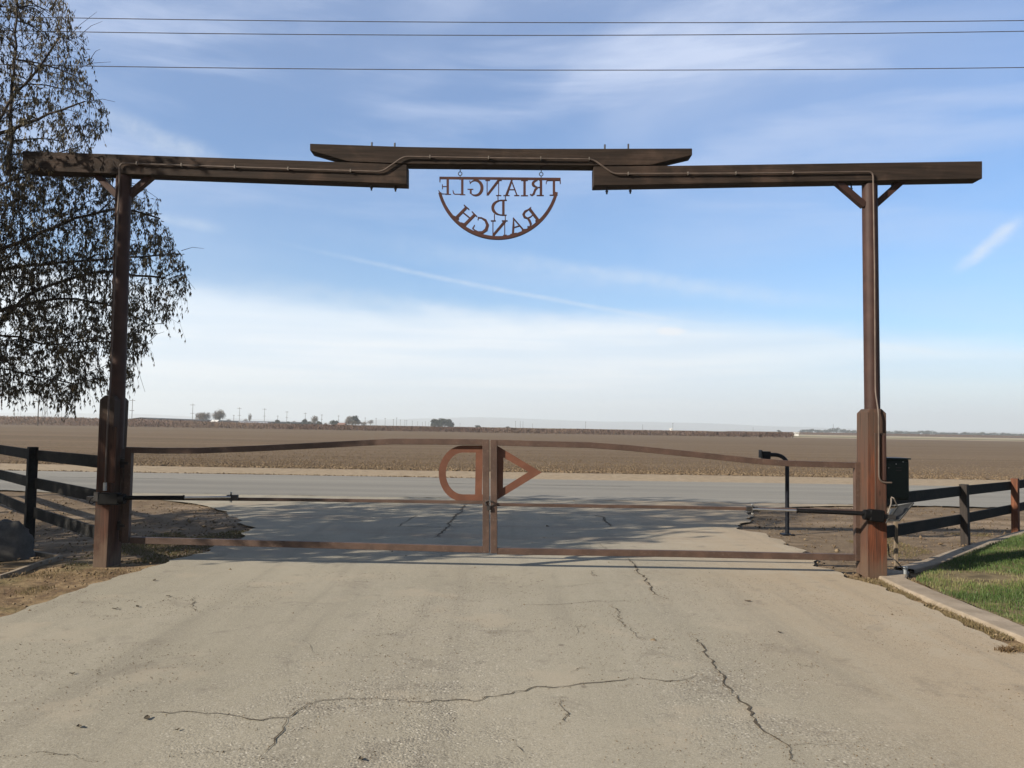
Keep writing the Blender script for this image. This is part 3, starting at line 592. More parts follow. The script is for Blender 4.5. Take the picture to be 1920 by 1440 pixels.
for (px, py, s_, lb) in [(275, 1356, .05, 'curled dark dry leaf at the left end of the long cross crack'), (148, 1372, .045, 'dry leaf alone near the lower left of the driveway'), (135, 1271, .035, 'small dry leaf on plain pavement at the far left'),
        (216, 1147, .05, LS), (258, 1143, .045, LS), (315, 1123, .045, LS), (289, 1093, .05, LS), (332, 1378, .03, LS), (677, 1434, .045, 'dry leaf at the bottom edge of the driveway left of centre'), (1402, 1132, .07, 'flat brown leaf on the sandy right half of the driveway'),
        (1462, 1192, .045, 'small brown leaf below the flat one on the right half of the driveway')]: dryleaf(px, py, s_, lb)
c = G(1888, 1226); n = 260
t = thing('dead_weed', (c.x, c.y, .02), 'dead brown weed tuft lying on the pavement at the right edge', 'weed')
xx, yy = rng.normal(0, .035, n), rng.normal(0, .025, n)
o = blades('stalks', xx, yy, np.zeros(n), rng.uniform(.01, .05, n), M['litter'], rng.random(n)*.6, .006, 1.5, t)

# ------------------------------------------------------------------ gateway
YG = 9.42; YF = 9.30         # gate plane, front of beams
xz = lambda px, py, Y: (P(px, py, Y).x, P(px, py, Y).z)
gw = thing('entrance_arch', (0, 9.4, 0), 'tall dark timber ranch entrance arch with rust brown pipe posts spanning the driveway', 'gateway')
def block(front_l, front_r, py_top, mat, dep, zb, lean=0.0, Yf=9.2):
    (xa, zt), (xb, _) = xz(front_l[0], py_top, Yf), xz(front_r[0], py_top, Yf); xa2 = xz(front_l[1], 1072, Yf)[0]; xb2 = xz(front_r[1], 1072, Yf)[0]
    m = MB(); c = .035; vs = []
    for (x0, x1, z, i) in ((xa2, xb2, zb, 0), (xa, xb, zt-.05, 0), (xa, xb, zt, c)):
        vs += [(x0+i, Yf+i, z), (x1-i, Yf+i, z), (x1-i, Yf+dep-i, z), (x0+i, Yf+dep-i, z)]
    m.add(vs, [(3, 2, 1, 0)]+[(4*l+a, 4*l+(a+1) % 4, 4*l+4+(a+1) % 4, 4*l+4+a) for l in (0, 1) for a in range(4)]+[(8, 9, 10, 11)])
    o = m.build('lower_post', mat, gw, bevel=.008); return o, xa, xb, zt
bl, lxa, lxb, lzt = block((187, 173), (216, 199), 741, M['post_dark_shaded'], .34, -.25)
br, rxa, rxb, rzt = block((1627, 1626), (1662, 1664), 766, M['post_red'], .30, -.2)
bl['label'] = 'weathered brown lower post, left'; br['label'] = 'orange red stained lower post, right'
# facing boards on the block fronts
m = MB(); a = xz(203, 800, 9.2); b = xz(214, 905, 9.2); m.box((a[0], 9.172, b[1]), (b[0]+.02, 9.2, a[1])); m.build('facing_board', M['post_dark_shaded'], gw, bevel=.004)
m = MB(); a = xz(1639, 812, 9.2); b = xz(1661, 1055, 9.2); m.box((a[0], 9.172, xz(1650, 968, 9.2)[1]), (b[0], 9.2, a[1])); m.build('facing_board', M['post_dark_shaded'], gw, bevel=.004)
m = MB(); a = xz(1654, 816, 9.17); b = xz(1659, 900, 9.17); m.box((a[0], 9.135, b[1]), (b[0], 9.1718, a[1])); m.build('cable_cover', M['pipe'], gw, bevel=.003)
# pipe posts
def pipe(ptop, pbot, Y, r):
    a, b = P(*ptop, Y), P(*pbot, Y); a = b+(a-b)*1.0; m = MB(); m.tube([b-Vector((0, 0, .6)), b, a], r, 28); return m.build('upper_post', M['pipe'], gw, sharp=50)
pipe((232.5, 329), (220, 742), 9.39, .085); pipe((1630.5, 347), (1635.5, 766), 9.39, .085)
# beams (front outline in pixels of the front plane)
def beam(name, corners, Y0, dep, mt=M['beam']):
    pts = [xz(px, py, Y0) for px, py in corners]; m = MB(); m.prism(pts, Y0, Y0+dep); return m.build(name, mt, gw, bevel=.007)
beam('left_beam', [(42, 319.5), (763, 345), (763, 308.5), (583, 301.5), (42, 283)], YF, .20)
beam('right_beam', [(1113, 348), (1842, 335), (1842, 302), (1296, 310), (1113, 312)], YF, .20)
beam('raised_beam', [(581, 282), (652, 302.5), (763, 307), (1113, 310.5), (1222, 309), (1298, 291), (1298, 278), (1130, 278.5), (960, 278.5), (760, 275), (581, 269)], YF+.004, .20)
# fill under the raised beam between the lower beams' ends (its lower lip)
for (px, py) in ((697, 351), (742, 353), (1138, 358), (1182, 357), (212, 336), (1596, 353), (1672, 352)):
    a = P(px, py-14, YF+.1); m = MB(); m.tube([a, a-Vector((0, 0, .085)), a-Vector((0, 0, .086)), a-Vector((0, 0, .1)), a-Vector((0, 0, .101)), a-Vector((0, 0, .125))], [.01, .01, .017, .017, .01, .01], 8); m.build('bolt', M['bolt'], gw)
for (px, py) in ((697, 273), (740, 274), (1134, 277), (1178, 276)):
    a = P(px, py+6, YF+.1); m = MB(); m.tube([a, a+Vector((0, 0, .075))], .010, 8); m.build('bolt', M['bolt'], gw)
def brace(a, b, Y): m = MB(); m.bar(P(*a, Y), P(*b, Y), .07, .085, (0, 1, 0)) ; m.build('brace', M['beam'] if False else M['pipe'], gw, bevel=.004)
brace((176, 323), (225, 371), 9.42); brace((290, 326), (236, 372), 9.42); brace((1568, 341), (1620, 386), 9.38); brace((1692, 339), (1640, 385), 9.43)
# conduit runs
def run(pix, r, mat=M['conduit'], par=gw, nm='conduit', seg=6):
    pts = [P(px, py, Y) for px, py, Y in pix]; out = [pts[0]]
    for i in range(1, len(pts)-1):
        a, b, c = pts[i-1], pts[i], pts[i+1]; ra = min(.06, (b-a).length*.45); rc = min(.06, (c-b).length*.45); p0 = b+(a-b).normalized()*ra; p1 = b+(c-b).normalized()*rc
        out += [p0.lerp(b, t).lerp(b.lerp(p1, t), t) for t in [j/seg for j in range(seg+1)]]
    out.append(pts[-1]); m = MB(); m.tube(out, r, 10); return m.build(nm, mat, par)
run([(197, 915, 9.165), (199, 860, 9.16), (204, 745, 9.16), (207, 715, 9.25), (216, 500, 9.27), (224, 340, 9.275), (224, 306, 9.275), (480, 314.5, 9.275), (716, 322, 9.275), (757, 293.5, 9.275), (935, 296.5, 9.275), (1112, 298.5, 9.275), (1150, 326, 9.275), (1400, 325, 9.275), (1637, 322, 9.275), (1637.5, 350, 9.275), (1640, 500, 9.27), (1641.5, 735, 9.26), (1647.5, 775, 9.155), (1648, 898, 9.155), (1656, 905, 9.155), (1672, 905, 9.16)], .0095)
m = MB()
for px, py in ((256, 306), (340, 309), (440, 312.5), (540, 316), (657, 320), (806, 293.5), (916, 295.5), (1014, 296.5), (1105, 297.5), (1178, 325.5), (1290, 325), (1380, 324.5), (1487, 323.5)):
    a = P(px, py, 9.272); m.box((a.x-.005, 9.262, a.z-.018), (a.x+.005, 9.30, a.z+.018)); m.build('conduit_clip', M['clip'], gw); m = MB()
m = MB(); m.tube([P(197, 905, 9.165), P(196.5, 920, 9.165)], .019, 10); m.build('conduit_fitting', M['galv'], gw)

# ------------------------------------------------------------------ hanging sign, read from the far side
sg = thing('hanging_sign', tuple(P(935, 330, 9.36)), 'rusty cut steel half round sign hanging under the raised beam, lettering seen from behind', 'sign')
YS = 9.38; cnt = [0]
sc = lambda x, y: xz(800+x/7.111, 310+y/7.111, YS)
sm = MB()
def st(pts):
    cnt[0] += 1; h = .006+.00025*cnt[0]; q = [sc(p[0], p[1]) for p in pts]; ws = [max(p[2], 10.5)/7.111/1553*YS for p in pts]; sm.strip(q, ws, YS-h, YS+h)
def hb(x0, x1, y, t=9): st([(x0, y, t), (x1, y, t)])
def vb(x, y0, y1, t): st([(x, y0, t), (x, y1, t)])
def arc(cx, cy, rx, ry, a0, a1, t0, t1, n=16, ph=None):
    """angle 0 = left, 90 = up; stroke t1 at the middle"""
    pts = []
    for i in range(n+1):
        u = i/n; a = math.radians(a0+(a1-a0)*u); pts.append((cx-rx*math.cos(a), cy-ry*math.sin(a), t0+(t1-t0)*math.sin(math.pi*u)**1.3))
    st(pts)
st([(170, 169, 34), (1786, 184, 34)])
vb(281, 180, 390, 32); hb(250, 325, 388); st([(265, 383, 10), (205, 382, 10), (178, 370, 16), (160, 335, 6)]); hb(212, 268, 284); st([(210, 256, 8), (210, 318, 8)]); st([(178, 180, 16), (176, 226, 6)])
vb(475, 185, 392, 32); hb(445, 516, 393); st([(458, 386, 10), (375, 386, 10), (360, 372, 16), (350, 335, 6)])
arc(650, 302, 88, 100, 35, 325, 8, 42, 26); st([(582, 245, 6), (575, 205, 14)]); st([(588, 320, 26), (588, 378, 26)]); hb(545, 622, 320)
vb(806, 195, 405, 12); vb(960, 195, 405, 12); st([(958, 205, 34), (812, 395, 30)]); hb(782, 845, 203); hb(925, 996, 404); hb(940, 1002, 203)
st([(1136, 198, 24), (1064, 402, 34)]); st([(1128, 198, 14), (1205, 402, 16)]); hb(1090, 1172, 326, 10); hb(1022, 1106, 404); hb(1168, 1236, 404)
vb(1305, 190, 405, 34); hb(1258, 1350, 203); hb(1256, 1352, 406)
vb(1524, 190, 402, 34); hb(1466, 1562, 404); arc(1500, 247, 82, 48, 75, -75, 10, 36, 14); st([(1500, 200, 10), (1530, 200, 10)]); st([(1482, 297, 12), (1530, 294, 12)]); st([(1478, 300, 20), (1448, 325, 30), (1428, 380, 30), (1405, 402, 16), (1378, 388, 6)])
vb(1697, 190, 400, 32); hb(1640, 1746, 399); st([(1610, 205, 10), (1596, 222, 10), (1594, 248, 5)]); st([(1779, 195, 14), (1783, 246, 5)]); st([(1600, 200, 14), (1780, 200, 14)])
vb(951, 400, 468, 13); vb(1049, 400, 468, 13)
vb(1023, 462, 668, 34); hb(985, 1070, 467); hb(1000, 1066, 666); arc(1000, 566, 118, 97, 80, -80, 10, 40, 20); hb(975, 1020, 470, 10); hb(975, 1020, 663, 10)
vb(904, 655, 742, 13); vb(1048, 665, 742, 13)
vb(884, 742, 942, 13); vb(1041, 742, 950, 13); st([(1044, 750, 34), (890, 932, 30)]); hb(856, 922, 742); hb(1002, 1080, 742); st([(1020, 940, 20), (1070, 938, 20)])
st([(1158, 705, 12), (1158, 800, 28), (1150, 930, 32)]); st([(1152, 702, 12), (1290, 862, 16)]); st([(1163, 832, 9), (1240, 808, 9)]); st([(1115, 930, 20), (1200, 910, 20)]); st([(1270, 870, 16), (1320, 855, 12)])
st([(1370, 580, 32), (1482, 728, 34)]); st([(1340, 604, 9), (1392, 562, 9)]); st([(1358, 592, 10), (1312, 618, 26), (1292, 655, 32), (1306, 692, 26), (1345, 708, 14), (1385, 690, 10), (1420, 658, 10)]); st([(1345, 705, 18), (1372, 740, 28), (1390, 785, 26), (1375, 822, 12), (1342, 820, 6)])
st([(612, 850, 6), (640, 800, 8)]); st([(682, 700, 10), (730, 702, 12), (785, 735, 28), (812, 800, 40), (795, 860, 40), (745, 898, 32), (685, 895, 22), (640, 868, 14), (612, 835, 6)]); st([(684, 730, 5), (695, 692, 10)])
st([(525, 570, 32), (398, 700, 34)]); st([(498, 532, 9), (568, 592, 9)]); st([(642, 660, 32), (502, 800, 36)]); st([(604, 620, 9), (672, 686, 9)]); st([(480, 625, 12), (585, 712, 12)])
st([(360, 680, 14), (430, 720, 20)]); st([(455, 770, 14), (530, 800, 26)]); st([(1450, 745, 14), (1520, 722, 14)]); st([(1395, 830, 14), (1440, 790, 20)])
aa = []
for i in range(49):
    a = math.radians(14.5+(165.9-14.5)*i/48); aa.append((952-801*math.cos(a), 169+801*math.sin(a), 42))
st(aa)
sm.build('sign_plate', M['sign'], sg, smooth=False)
for px, py in ((446, 112), (1527, 118)):
    c = sc(px, py); pts = [(c[0]+.021*math.sin(t), YS, c[1]+.021*math.cos(t)) for t in np.linspace(.1, 2*math.pi-.1, 18)]
    m = MB(); m.tube([(c[0], YS, c[1]+.09), (c[0], YS, c[1]+.024)], .005, 8); m.tube(pts, .005, 8); m.tube([(c[0], YS, c[1]-.02), (c[0], YS, c[1]-.075)], .005, 8); m.build('eye_bolt', M['bolt'], sg)

# ------------------------------------------------------------------ gate leaves
def leaf(name, top, mid, bot, vL, vR, label, emb):
    x_, z_ = xz(vL[0][0], vL[0][1], YG); t = thing(name, (x_, YG, 0), label, 'gate', 'pair of double gate leaves')
    W = 1553/YG
    q = lambda L: [xz(px, py, YG) for px, py in L]
    m = MB(); m.strip(q(top), .066, YG-.03, YG+.03); m.build('top_rail', M['gate'], t, bevel=.004)
    m = MB(); m.strip(q(mid), .036, YG-.020, YG+.016); m.build('middle_rail', M['gate'], t, bevel=.003)
    m = MB(); m.strip(q(bot), .072, YG-.029, YG+.029); m.build('bottom_rail', M['gate'], t, bevel=.004)
    for v in (vL, vR):
        m = MB(); m.strip(q(v), .076, YG-.033, YG+.033); m.build('stile', M['gate'], t, bevel=.004)
    emb(t, q); return t
def emb_D(t, q):
    m = MB(); y0, y1 = YG+.022, YG+.031
    bow = [(868-39*math.sin(a_), 888-46*math.cos(a_)) for a_ in np.linspace(0, math.pi, 28)]
    m.strip(q([(905, 842)]+bow+[(905, 934)]), .080, y0, y1)
    m.strip(q([(898.5, 846), (897, 929)]), .078, y0+.001, y1+.001); m.build('letter_d', M['emblem'], t, smooth=False)
def emb_T(t, q):
    m = MB(); y0, y1 = YG+.022, YG+.031; A, B, C_ = q([(931, 835), (1016, 886), (931, 938)]); a, b, c = q([(944, 858), (991, 885), (943, 915)])
    vs = [(x, y, z) for y in (y0, y1) for x, z in (A, B, C_, a, b, c)]
    f = [(0, 3, 4, 1), (1, 4, 5, 2), (2, 5, 3, 0)]; m.add(vs, f+[tuple(i+6 for i in reversed(g)) for g in f]+[(0, 1, 7, 6), (1, 2, 8, 7), (2, 0, 6, 8), (4, 3, 9, 10), (5, 4, 10, 11), (3, 5, 11, 9)])
    m.build('triangle', M['emblem'], t, smooth=False)
gl = leaf('gate_leaf', [(237, 843.5), (300, 845), (372, 845), (480, 841), (620, 834), (735, 827.8), (800, 828), (905, 829)], [(245, 934), (560, 937), (905, 942)], [(245, 1012.5), (560, 1020.5), (905, 1030)],
     [(243, 839), (236, 1018)], [(911, 824), (911.5, 1036)], 'rust brown steel gate leaf carrying a reversed letter D, hinged at the shaded left post', emb_D)
gr = leaf('gate_leaf', [(932, 830), (1020, 832.5), (1105, 834.5), (1180, 840), (1300, 852), (1420, 865), (1480, 869), (1603, 872.5)], [(932, 946), (1270, 951), (1603, 958)], [(932, 1033), (1270, 1038), (1603, 1045)],
     [(926, 824.5), (926, 1037)], [(1607.5, 866.5), (1608.5, 1051)], 'rust brown steel gate leaf carrying a triangle outline, hinged at the orange red right post', emb_T)
def hinge(t, bar, ks):
    m = MB(); a, b = P(*bar[0], YG), P(*bar[1], YG); m.tube([a, b], .018, 10); m.build('hinge_bar', M['gate'], t)
    for px, py in ks:
        m = MB(); c = P(px, py, YG); m.tube([c-Vector((0, 0, .05)), c+Vector((0, 0, .05))], .03, 12); m.bar(c+Vector((-.07, 0, 0)), c+Vector((.08, -.02, 0)), .05, .03); m.build('hinge', M['bolt'], t)
hinge(gr, ((1619, 876), (1619.5, 1056)), ((1620, 892), (1620.5, 1042))); hinge(gl, ((230, 860), (226, 1015)), ((230, 868), (223, 985)))
m = MB(); c = P(918, 944, YG-.05); m.tube([c+Vector((.05*math.cos(a), -.01*math.sin(a*2), .03*math.sin(a))) for a in np.linspace(0, 6.1, 20)], .006, 8); m.box((c.x-.03, c.y-.012, c.z-.075), (c.x+.01, c.y+.012, c.z-.03)); m.build('latch_chain', M['bolt'], gl)

# ------------------------------------------------------------------ gate openers
def opener(body, tube, rod, lug, label, Yb, Yt, dirn):
    a = P(*body[0], Yb); t = thing('gate_opener', tuple(a), label, 'gate opener', 'linear arm openers on the gateway posts')
    b0, b1 = P(*body[0], Yb), P(*body[1], Yb); m = MB(); m.bar(b0, b1, .11, .13); m.build('motor_housing', M['black'], t, bevel=.018)
    m = MB(); e = b0+(b1-b0)*1.0; m.tube([b1, b1+(P(*tube[0], Yb)-b1)*.02+Vector((.0, 0, 0))], .05, 12) if False else m.bar(b0-(b1-b0).normalized()*.13, b0, .05, .05); m.build('mount_bracket', M['bolt'], t, bevel=.004)
    m = MB(); m.tube([b1-(b1-b0).normalized()*.02, b1+(b1-b0).normalized()*.05], .056, 16); m.build('collar', M['black'], t, bevel=.004)
    p0, p1, p2 = P(*tube[0], Yb), P(*tube[1], Yb*.4+Yt*.6), P(*rod, Yt)
    m = MB(); m.tube([p0, p1], .024, 18); m.tube([p1, p1+(p1-p0).normalized()*.015], .028, 18); m.build('arm_tube', M['black'], t)
    m = MB(); m.tube([p1, p2], .0125, 14); m.build('rod', M['chrome'], t)
    l0, l1 = P(*lug[0], Yt+.03), P(*lug[1], Yt+.03); m = MB(); m.bar(l0, l1, .05, .055); m.tube([p2-Vector((0, 0, .055)), p2+Vector((0, 0, .055))], .009, 8); m.build('rod_end', M['bolt'], t)
    for d in (-.05, .05):
        m = MB(); m.tube([p2+Vector((0, 0, d-.008)), p2+Vector((0, 0, d+.008))], .014, 6); m.build('bolt', M['galv'], t)
    return t
ol = opener(((186, 935), (226, 935.5)), ((226, 933.5), (343, 933)), (433, 932), ((426, 932.5), (446, 932.5)), 'black gate opener arm with bright rod on the left post', 9.11, 9.34, 1)
orr = opener(((1656, 968), (1628, 965.5)), ((1625, 963), (1496, 957.5)), (1411, 954.5), ((1420, 955), (1400, 953.5)), 'black gate opener arm with bright rod on the right post', 9.08, 9.34, -1)
b_ = P(183, 928, 9.08); m = MB(); m.box((b_.x-.03, 9.05, b_.z-.07), (b_.x+.02, 9.09, b_.z+.03)); m.build('terminal_box', M['bolt'], ol, bevel=.005)
m = MB(); m.tube([P(180, 930, 9.07), P(170, 935, 9.06), P(167, 943, 9.06), P(172, 945, 9.07), P(182, 938, 9.08)], .006, 8); m.build('cable', M['black'], ol)

# ------------------------------------------------------------------ control cabinet, tilted panel, stake, riser
a, b = P(1668, 861, 9.36), P(1705, 938, 9.36)
cb = thing('control_cabinet', (a.x, 9.4, b.z), 'dark green metal control cabinet on the right gatepost above the fence', 'control box')
m = MB(); m.box((rxb+.002, 9.36, b.z), (b.x, 9.66, a.z)); m.build('cabinet', M['green'], cb, bevel=.012)
m = MB(); m.box((rxb+.03, 9.335, b.z+.02), (b.x-.012, 9.3595, a.z-.03)); m.build('door', M['green'], cb, bevel=.008)
m = MB(); m.box((rxb-.002, 9.33, a.z), (b.x+.012, 9.68, a.z+.015)); m.build('lid', M['green'], cb, bevel=.004)
m = MB()
for px, py in ((1680, 870), (1693, 866), (1666, 877)): c = P(px, py, 9.33); m = MB(); m.tube([c, c-Vector((0, .008, 0))], .006, 8); m.build('screw', M['galv'], cb)
m = MB()
for py in (877, 882): c0, c1 = P(1680, py, 9.333), P(1690, py, 9.333); m.box((c0.x, 9.329, c0.z-.004), (c1.x, 9.336, c0.z+.004))
m.build('label_plate', M['bolt'], cb)
pc = P(1665, 978, 9.05); pn = thing('solar_panel', tuple(pc), 'small tilted solar panel with pale edge on struts beside the right post', 'solar panel')
A_, B_, C2, D_ = P(1663, 977, 9.02), P(1684, 949, 9.25), P(1713, 943, 9.30), P(1686, 976, 9.06)
nrm = (B_-A_).cross(D_-A_).normalized()*.012
m = MB(); m.add([A_, B_, C2, D_, A_+nrm, B_+nrm, C2+nrm, D_+nrm], [(3, 2, 1, 0), (4, 5, 6, 7), (0, 1, 5, 4), (1, 2, 6, 5), (2, 3, 7, 6), (3, 0, 4, 7)]); m.build('panel_face', M['panelface'], pn, bevel=.002)
m = MB(); e = .02
for p0, p1 in ((A_, B_), (B_, C2), (C2, D_), (D_, A_)): m.bar(p0, p1, .010, .014)
m.build('frame', M['darkframe'], pn)
m = MB(); E_ = P(1672, 951, 9.14); m.add([A_+nrm*2, B_+nrm*2, E_+nrm*2, A_+nrm*3, B_+nrm*3, E_+nrm*3], [(0, 1, 2), (5, 4, 3), (0, 3, 4, 1), (1, 4, 5, 2), (2, 5, 3, 0)]); m.build('side_plate', M['panelback'], pn)
m = MB(); m.tube([P(1665, 962, 9.03), P(1671, 944, 9.05), P(1671, 934, 9.1)], .008, 8); m.tube([P(1671, 932, 9.1), P(1676, 934, 9.08), P(1683, 950, 9.12)], .007, 8); m.build('strut', M['clip'], pn)
s0, s1 = P(1676, 978, 9.95), P(1682.5, 978, 9.95); sb = G(1680, 1053)
stk = thing('wooden_stake', (s0.x, 9.95, 0), 'thin weathered wooden stake standing behind the fence rail beside the right post', 'stake')
m = MB(); m.box((s0.x-.0, 9.93, -.1), (s1.x, 9.965, s0.z-.0)); m.build('stake', M['stake'], stk, bevel=.004)
r0 = G(1697, 1082); rs = thing('conduit_riser', tuple(r0), 'short grey plastic pipe stub by the foot of the right post', 'pipe')
m = MB(); m.tube([r0-Vector((0, 0, .05)), r0+Vector((0, 0, .085)), r0+Vector((0, 0, .086)), r0+Vector((0, 0, .115))], [.024, .024, .032, .030], 14); m.build('riser_pipe', M['pvc'], rs)
m = MB(); m.tube([P(1665, 1020, 9.3), P(1667, 1042, 9.25), P(1680, 1052, 9.2), r0+Vector((-.02, 0, .09))], .007, 8); m.build('flexible_cable', M['bolt'], rs)

# ------------------------------------------------------------------ keypad pedestal beyond the gate
kb = G(1476, 1002); YK = kb.y
kp = thing('keypad_pedestal', (kb.x, YK, 0), 'black gooseneck keypad pedestal standing in the dirt beyond the right gate leaf', 'keypad')
m = MB(); top_ = P(1476, 871, YK); pts = [(kb.x, YK, -.05), (kb.x, YK, top_.z)]
for a in np.linspace(0, math.pi/2, 9)[1:]: pts.append((kb.x-.20*(1-math.cos(a)), YK, top_.z+.15*math.sin(a)))
e_ = P(1443, 853, YK); pts.append((e_.x, YK, pts[-1][2])); m.tube(pts, .031, 16); m.build('post', M['blackpaint'], kp)
m = MB(); a, b = P(1428, 846, YK), P(1443, 861, YK); m.add([(a.x+.01, YK-.06, b.z), (b.x, YK-.06, b.z), (b.x, YK+.07, b.z), (a.x+.01, YK+.07, b.z), (a.x-.01, YK-.07, a.z), (b.x, YK-.07, a.z), (b.x, YK+.08, a.z), (a.x-.01, YK+.08, a.z)], [(0,3,2,1),(4,5,6,7),(0,1,5,4),(1,2,6,5),(2,3,7,6),(3,0,4,7)]); m.build('keypad_housing', M['blackpaint'], kp, bevel=.008)
m = MB(); m.box((a.x-.022, YK-.078, b.z+.02), (a.x-.010, YK+.088, a.z+.02)); m.build('hood', M['blackpaint'], kp, bevel=.003)
m = MB(); m.box((kb.x-.09, YK-.09, -.01), (kb.x+.09, YK+.09, .012)); m.build('base_plate', M['blackpaint'], kp, bevel=.003)

# ------------------------------------------------------------------ fences
def fence(name, posts, rails, label, pw=.09, mats=None):
    t = thing(name, (posts[0][0], posts[0][1], 0), label, 'fence')
    for i, (x, y, h, mt) in enumerate(posts):
        d = Vector((posts[1][0]-posts[0][0], posts[1][1]-posts[0][1], 0)).normalized(); nn = Vector((-d.y, d.x, 0)); z0 = gz(x, y)-.2; m = MB()
        a, b = d*pw/2, nn*pw/2; c = Vector((x, y, 0)); j = Vector((random.gauss(0, .006), random.gauss(0, .006), 0))
        vs = [c+e+Vector((0, 0, z0)) for e in (-a-b, a-b, a+b, -a+b)]+[c+e+j+Vector((0, 0, h)) for e in (-a-b, a-b, a+b, -a+b)]
        m.add(vs, [(0,3,2,1),(4,5,6,7),(0,1,5,4),(1,2,6,5),(2,3,7,6),(3,0,4,7)]); m.build('post', mt, t, bevel=.004)
    for pts in rails:
        for p0, p1 in zip(pts[:-1], pts[1:]):
            m = MB(); m.bar(p0, p1, .036, .14); m.build('rail', M['fence'], t, bevel=.004)
    return t
# right: centre heights of the two boards
def at(px, py, Y): return P(px, py, Y)
pr = [(6.64, 12.15), (8.44, 13.92), (10.3, 15.75), (12.1, 17.55)]
q0 = Vector((4.42, 9.62, 0)); nrmR = Vector((-.7, .7, 0))*.065
def zf(px, py, y): return P(px, py, y).z
zt = [zf(1700, 936, 9.95), zf(1810, 921, 12.15), zf(1905, 911, 13.92)]; zb_ = [zf(1700, 996, 9.95), zf(1810, 974, 12.15), zf(1905, 955, 13.92)]
railsR = []
for zz in (zt, zb_):
    zz = zz+[zz[2]+.02, zz[2]+.04]
    z_start = zz[0]-(zz[1]-zz[0])*.15
    railsR.append([Vector((4.40, 9.66, z_start))-nrmR*0]+[Vector((x, y, z)) for (x, y), z in zip(pr, zz[1:])])
off = Vector((.045, -.045, 0))
railsR = [[p_-off*1.0 if False else p_+Vector((-.044, .044, 0))*1.0 for p_ in r] for r in railsR]
fence('rail_fence', [(pr[0][0], pr[0][1], zf(1810, 908, 12.15), M['fence_post']), (pr[1][0], pr[1][1], zf(1905, 897, 13.92), M['fence_red']), (pr[2][0], pr[2][1], .93, M['fence_post']), (pr[3][0], pr[3][1], .93, M['fence_red'])],
      railsR, 'dark two rail board fence running back from the right post along the lawn', .105)
# left
pl_ = [(-6.44, 11.2), (-8.15, 13.1), (-9.9, 14.95), (-11.6, 16.8)]
L3 = []
for ys in (((183, 865), (65, 853.5), (0, 842)), ((183, 929), (65, 906), (0, 888)), ((183, 997), (65, 961), (0, 930))):
    d_ = [9.55, 11.2, 13.1]; pts = [P(px, py, d) for (px, py), d in zip(ys, d_)]; pts[0] = Vector((-4.72, 9.45, pts[0].z)); pts[1] = Vector((pl_[0][0], pl_[0][1], pts[1].z)); pts[2] = Vector((pl_[1][0], pl_[1][1], pts[2].z))
    pts += [Vector((pl_[2][0], pl_[2][1], pts[2].z)), Vector((pl_[3][0], pl_[3][1], pts[2].z))]; L3.append([p_+Vector((.03, .03, 0)) for p_ in pts])
fence('rail_fence', [(pl_[0][0], pl_[0][1], zf(66, 838, 11.2), M['fence']), (pl_[1][0], pl_[1][1], 1.27, M['fence']), (pl_[2][0], pl_[2][1], 1.27, M['fence']), (pl_[3][0], pl_[3][1], 1.27, M['fence'])], L3,
      'dark three rail board fence running back from the left post in shade', .115)
# boulder at the left edge
bc = G(-12, 1032); bc.z = gz(bc.x, bc.y); V = []; Fq = []
nu, nv = 28, 16
for j in range(nv+1):
    for i in range(nu):
        a, e = 2*math.pi*i/nu, math.pi*j/nv; d = Vector((math.sin(e)*math.cos(a), math.sin(e)*math.sin(a), math.cos(e)))
        r = 1+.10*abs(math.sin(7*d.x+2*d.z))-.08*abs(math.sin(6*d.y-5*d.z+1))+.13*math.sin(2.1*d.x+3*d.y+1)+.09*math.sin(5*d.z+4*d.x)+.05*math.sin(9*d.y+7*d.x); V.append((bc.x+d.x*.40*r-.02, bc.y+d.y*.38*r+.2, bc.z+.08+d.z*.33*r))
for j in range(nv):
    for i in range(nu): Fq.append((j*nu+i, (j+1)*nu+i, (j+1)*nu+(i+1) % nu, j*nu+(i+1) % nu))
m = MB(); m.add(V, Fq); o = m.build('boulder', M['rock'], smooth=True, sharp=80); tag(o, 'rounded grey boulder at the left edge before the shaded fence', 'boulder')

# ------------------------------------------------------------------ overhead wires
YW = 19.0
for (a, b, c_), lb in zip((((100, 33), (1150, 42.5), (1920, 38.5)), ((100, 59), (1150, 66), (1920, 58.5)), ((200, 124.5), (1100, 131.5), (1920, 126.5))),
                   ('highest of the three overhead power lines', 'middle of the three overhead power lines, close under the highest', 'lowest of the three overhead power lines, well below the others')):
    pts = [P(*p_, YW) for p_ in (a, b, c_)]; cf = np.polyfit([p_.x for p_ in pts], [p_.z for p_ in pts], 2)
    m = MB(); m.tube([(x, YW, float(np.polyval(cf, x))) for x in np.linspace(-34, 34, 60)], .0095, 6); o = m.build('power_line', M['wire']); tag(o, lb+' crossing the sky', 'power line', 'overhead power lines')

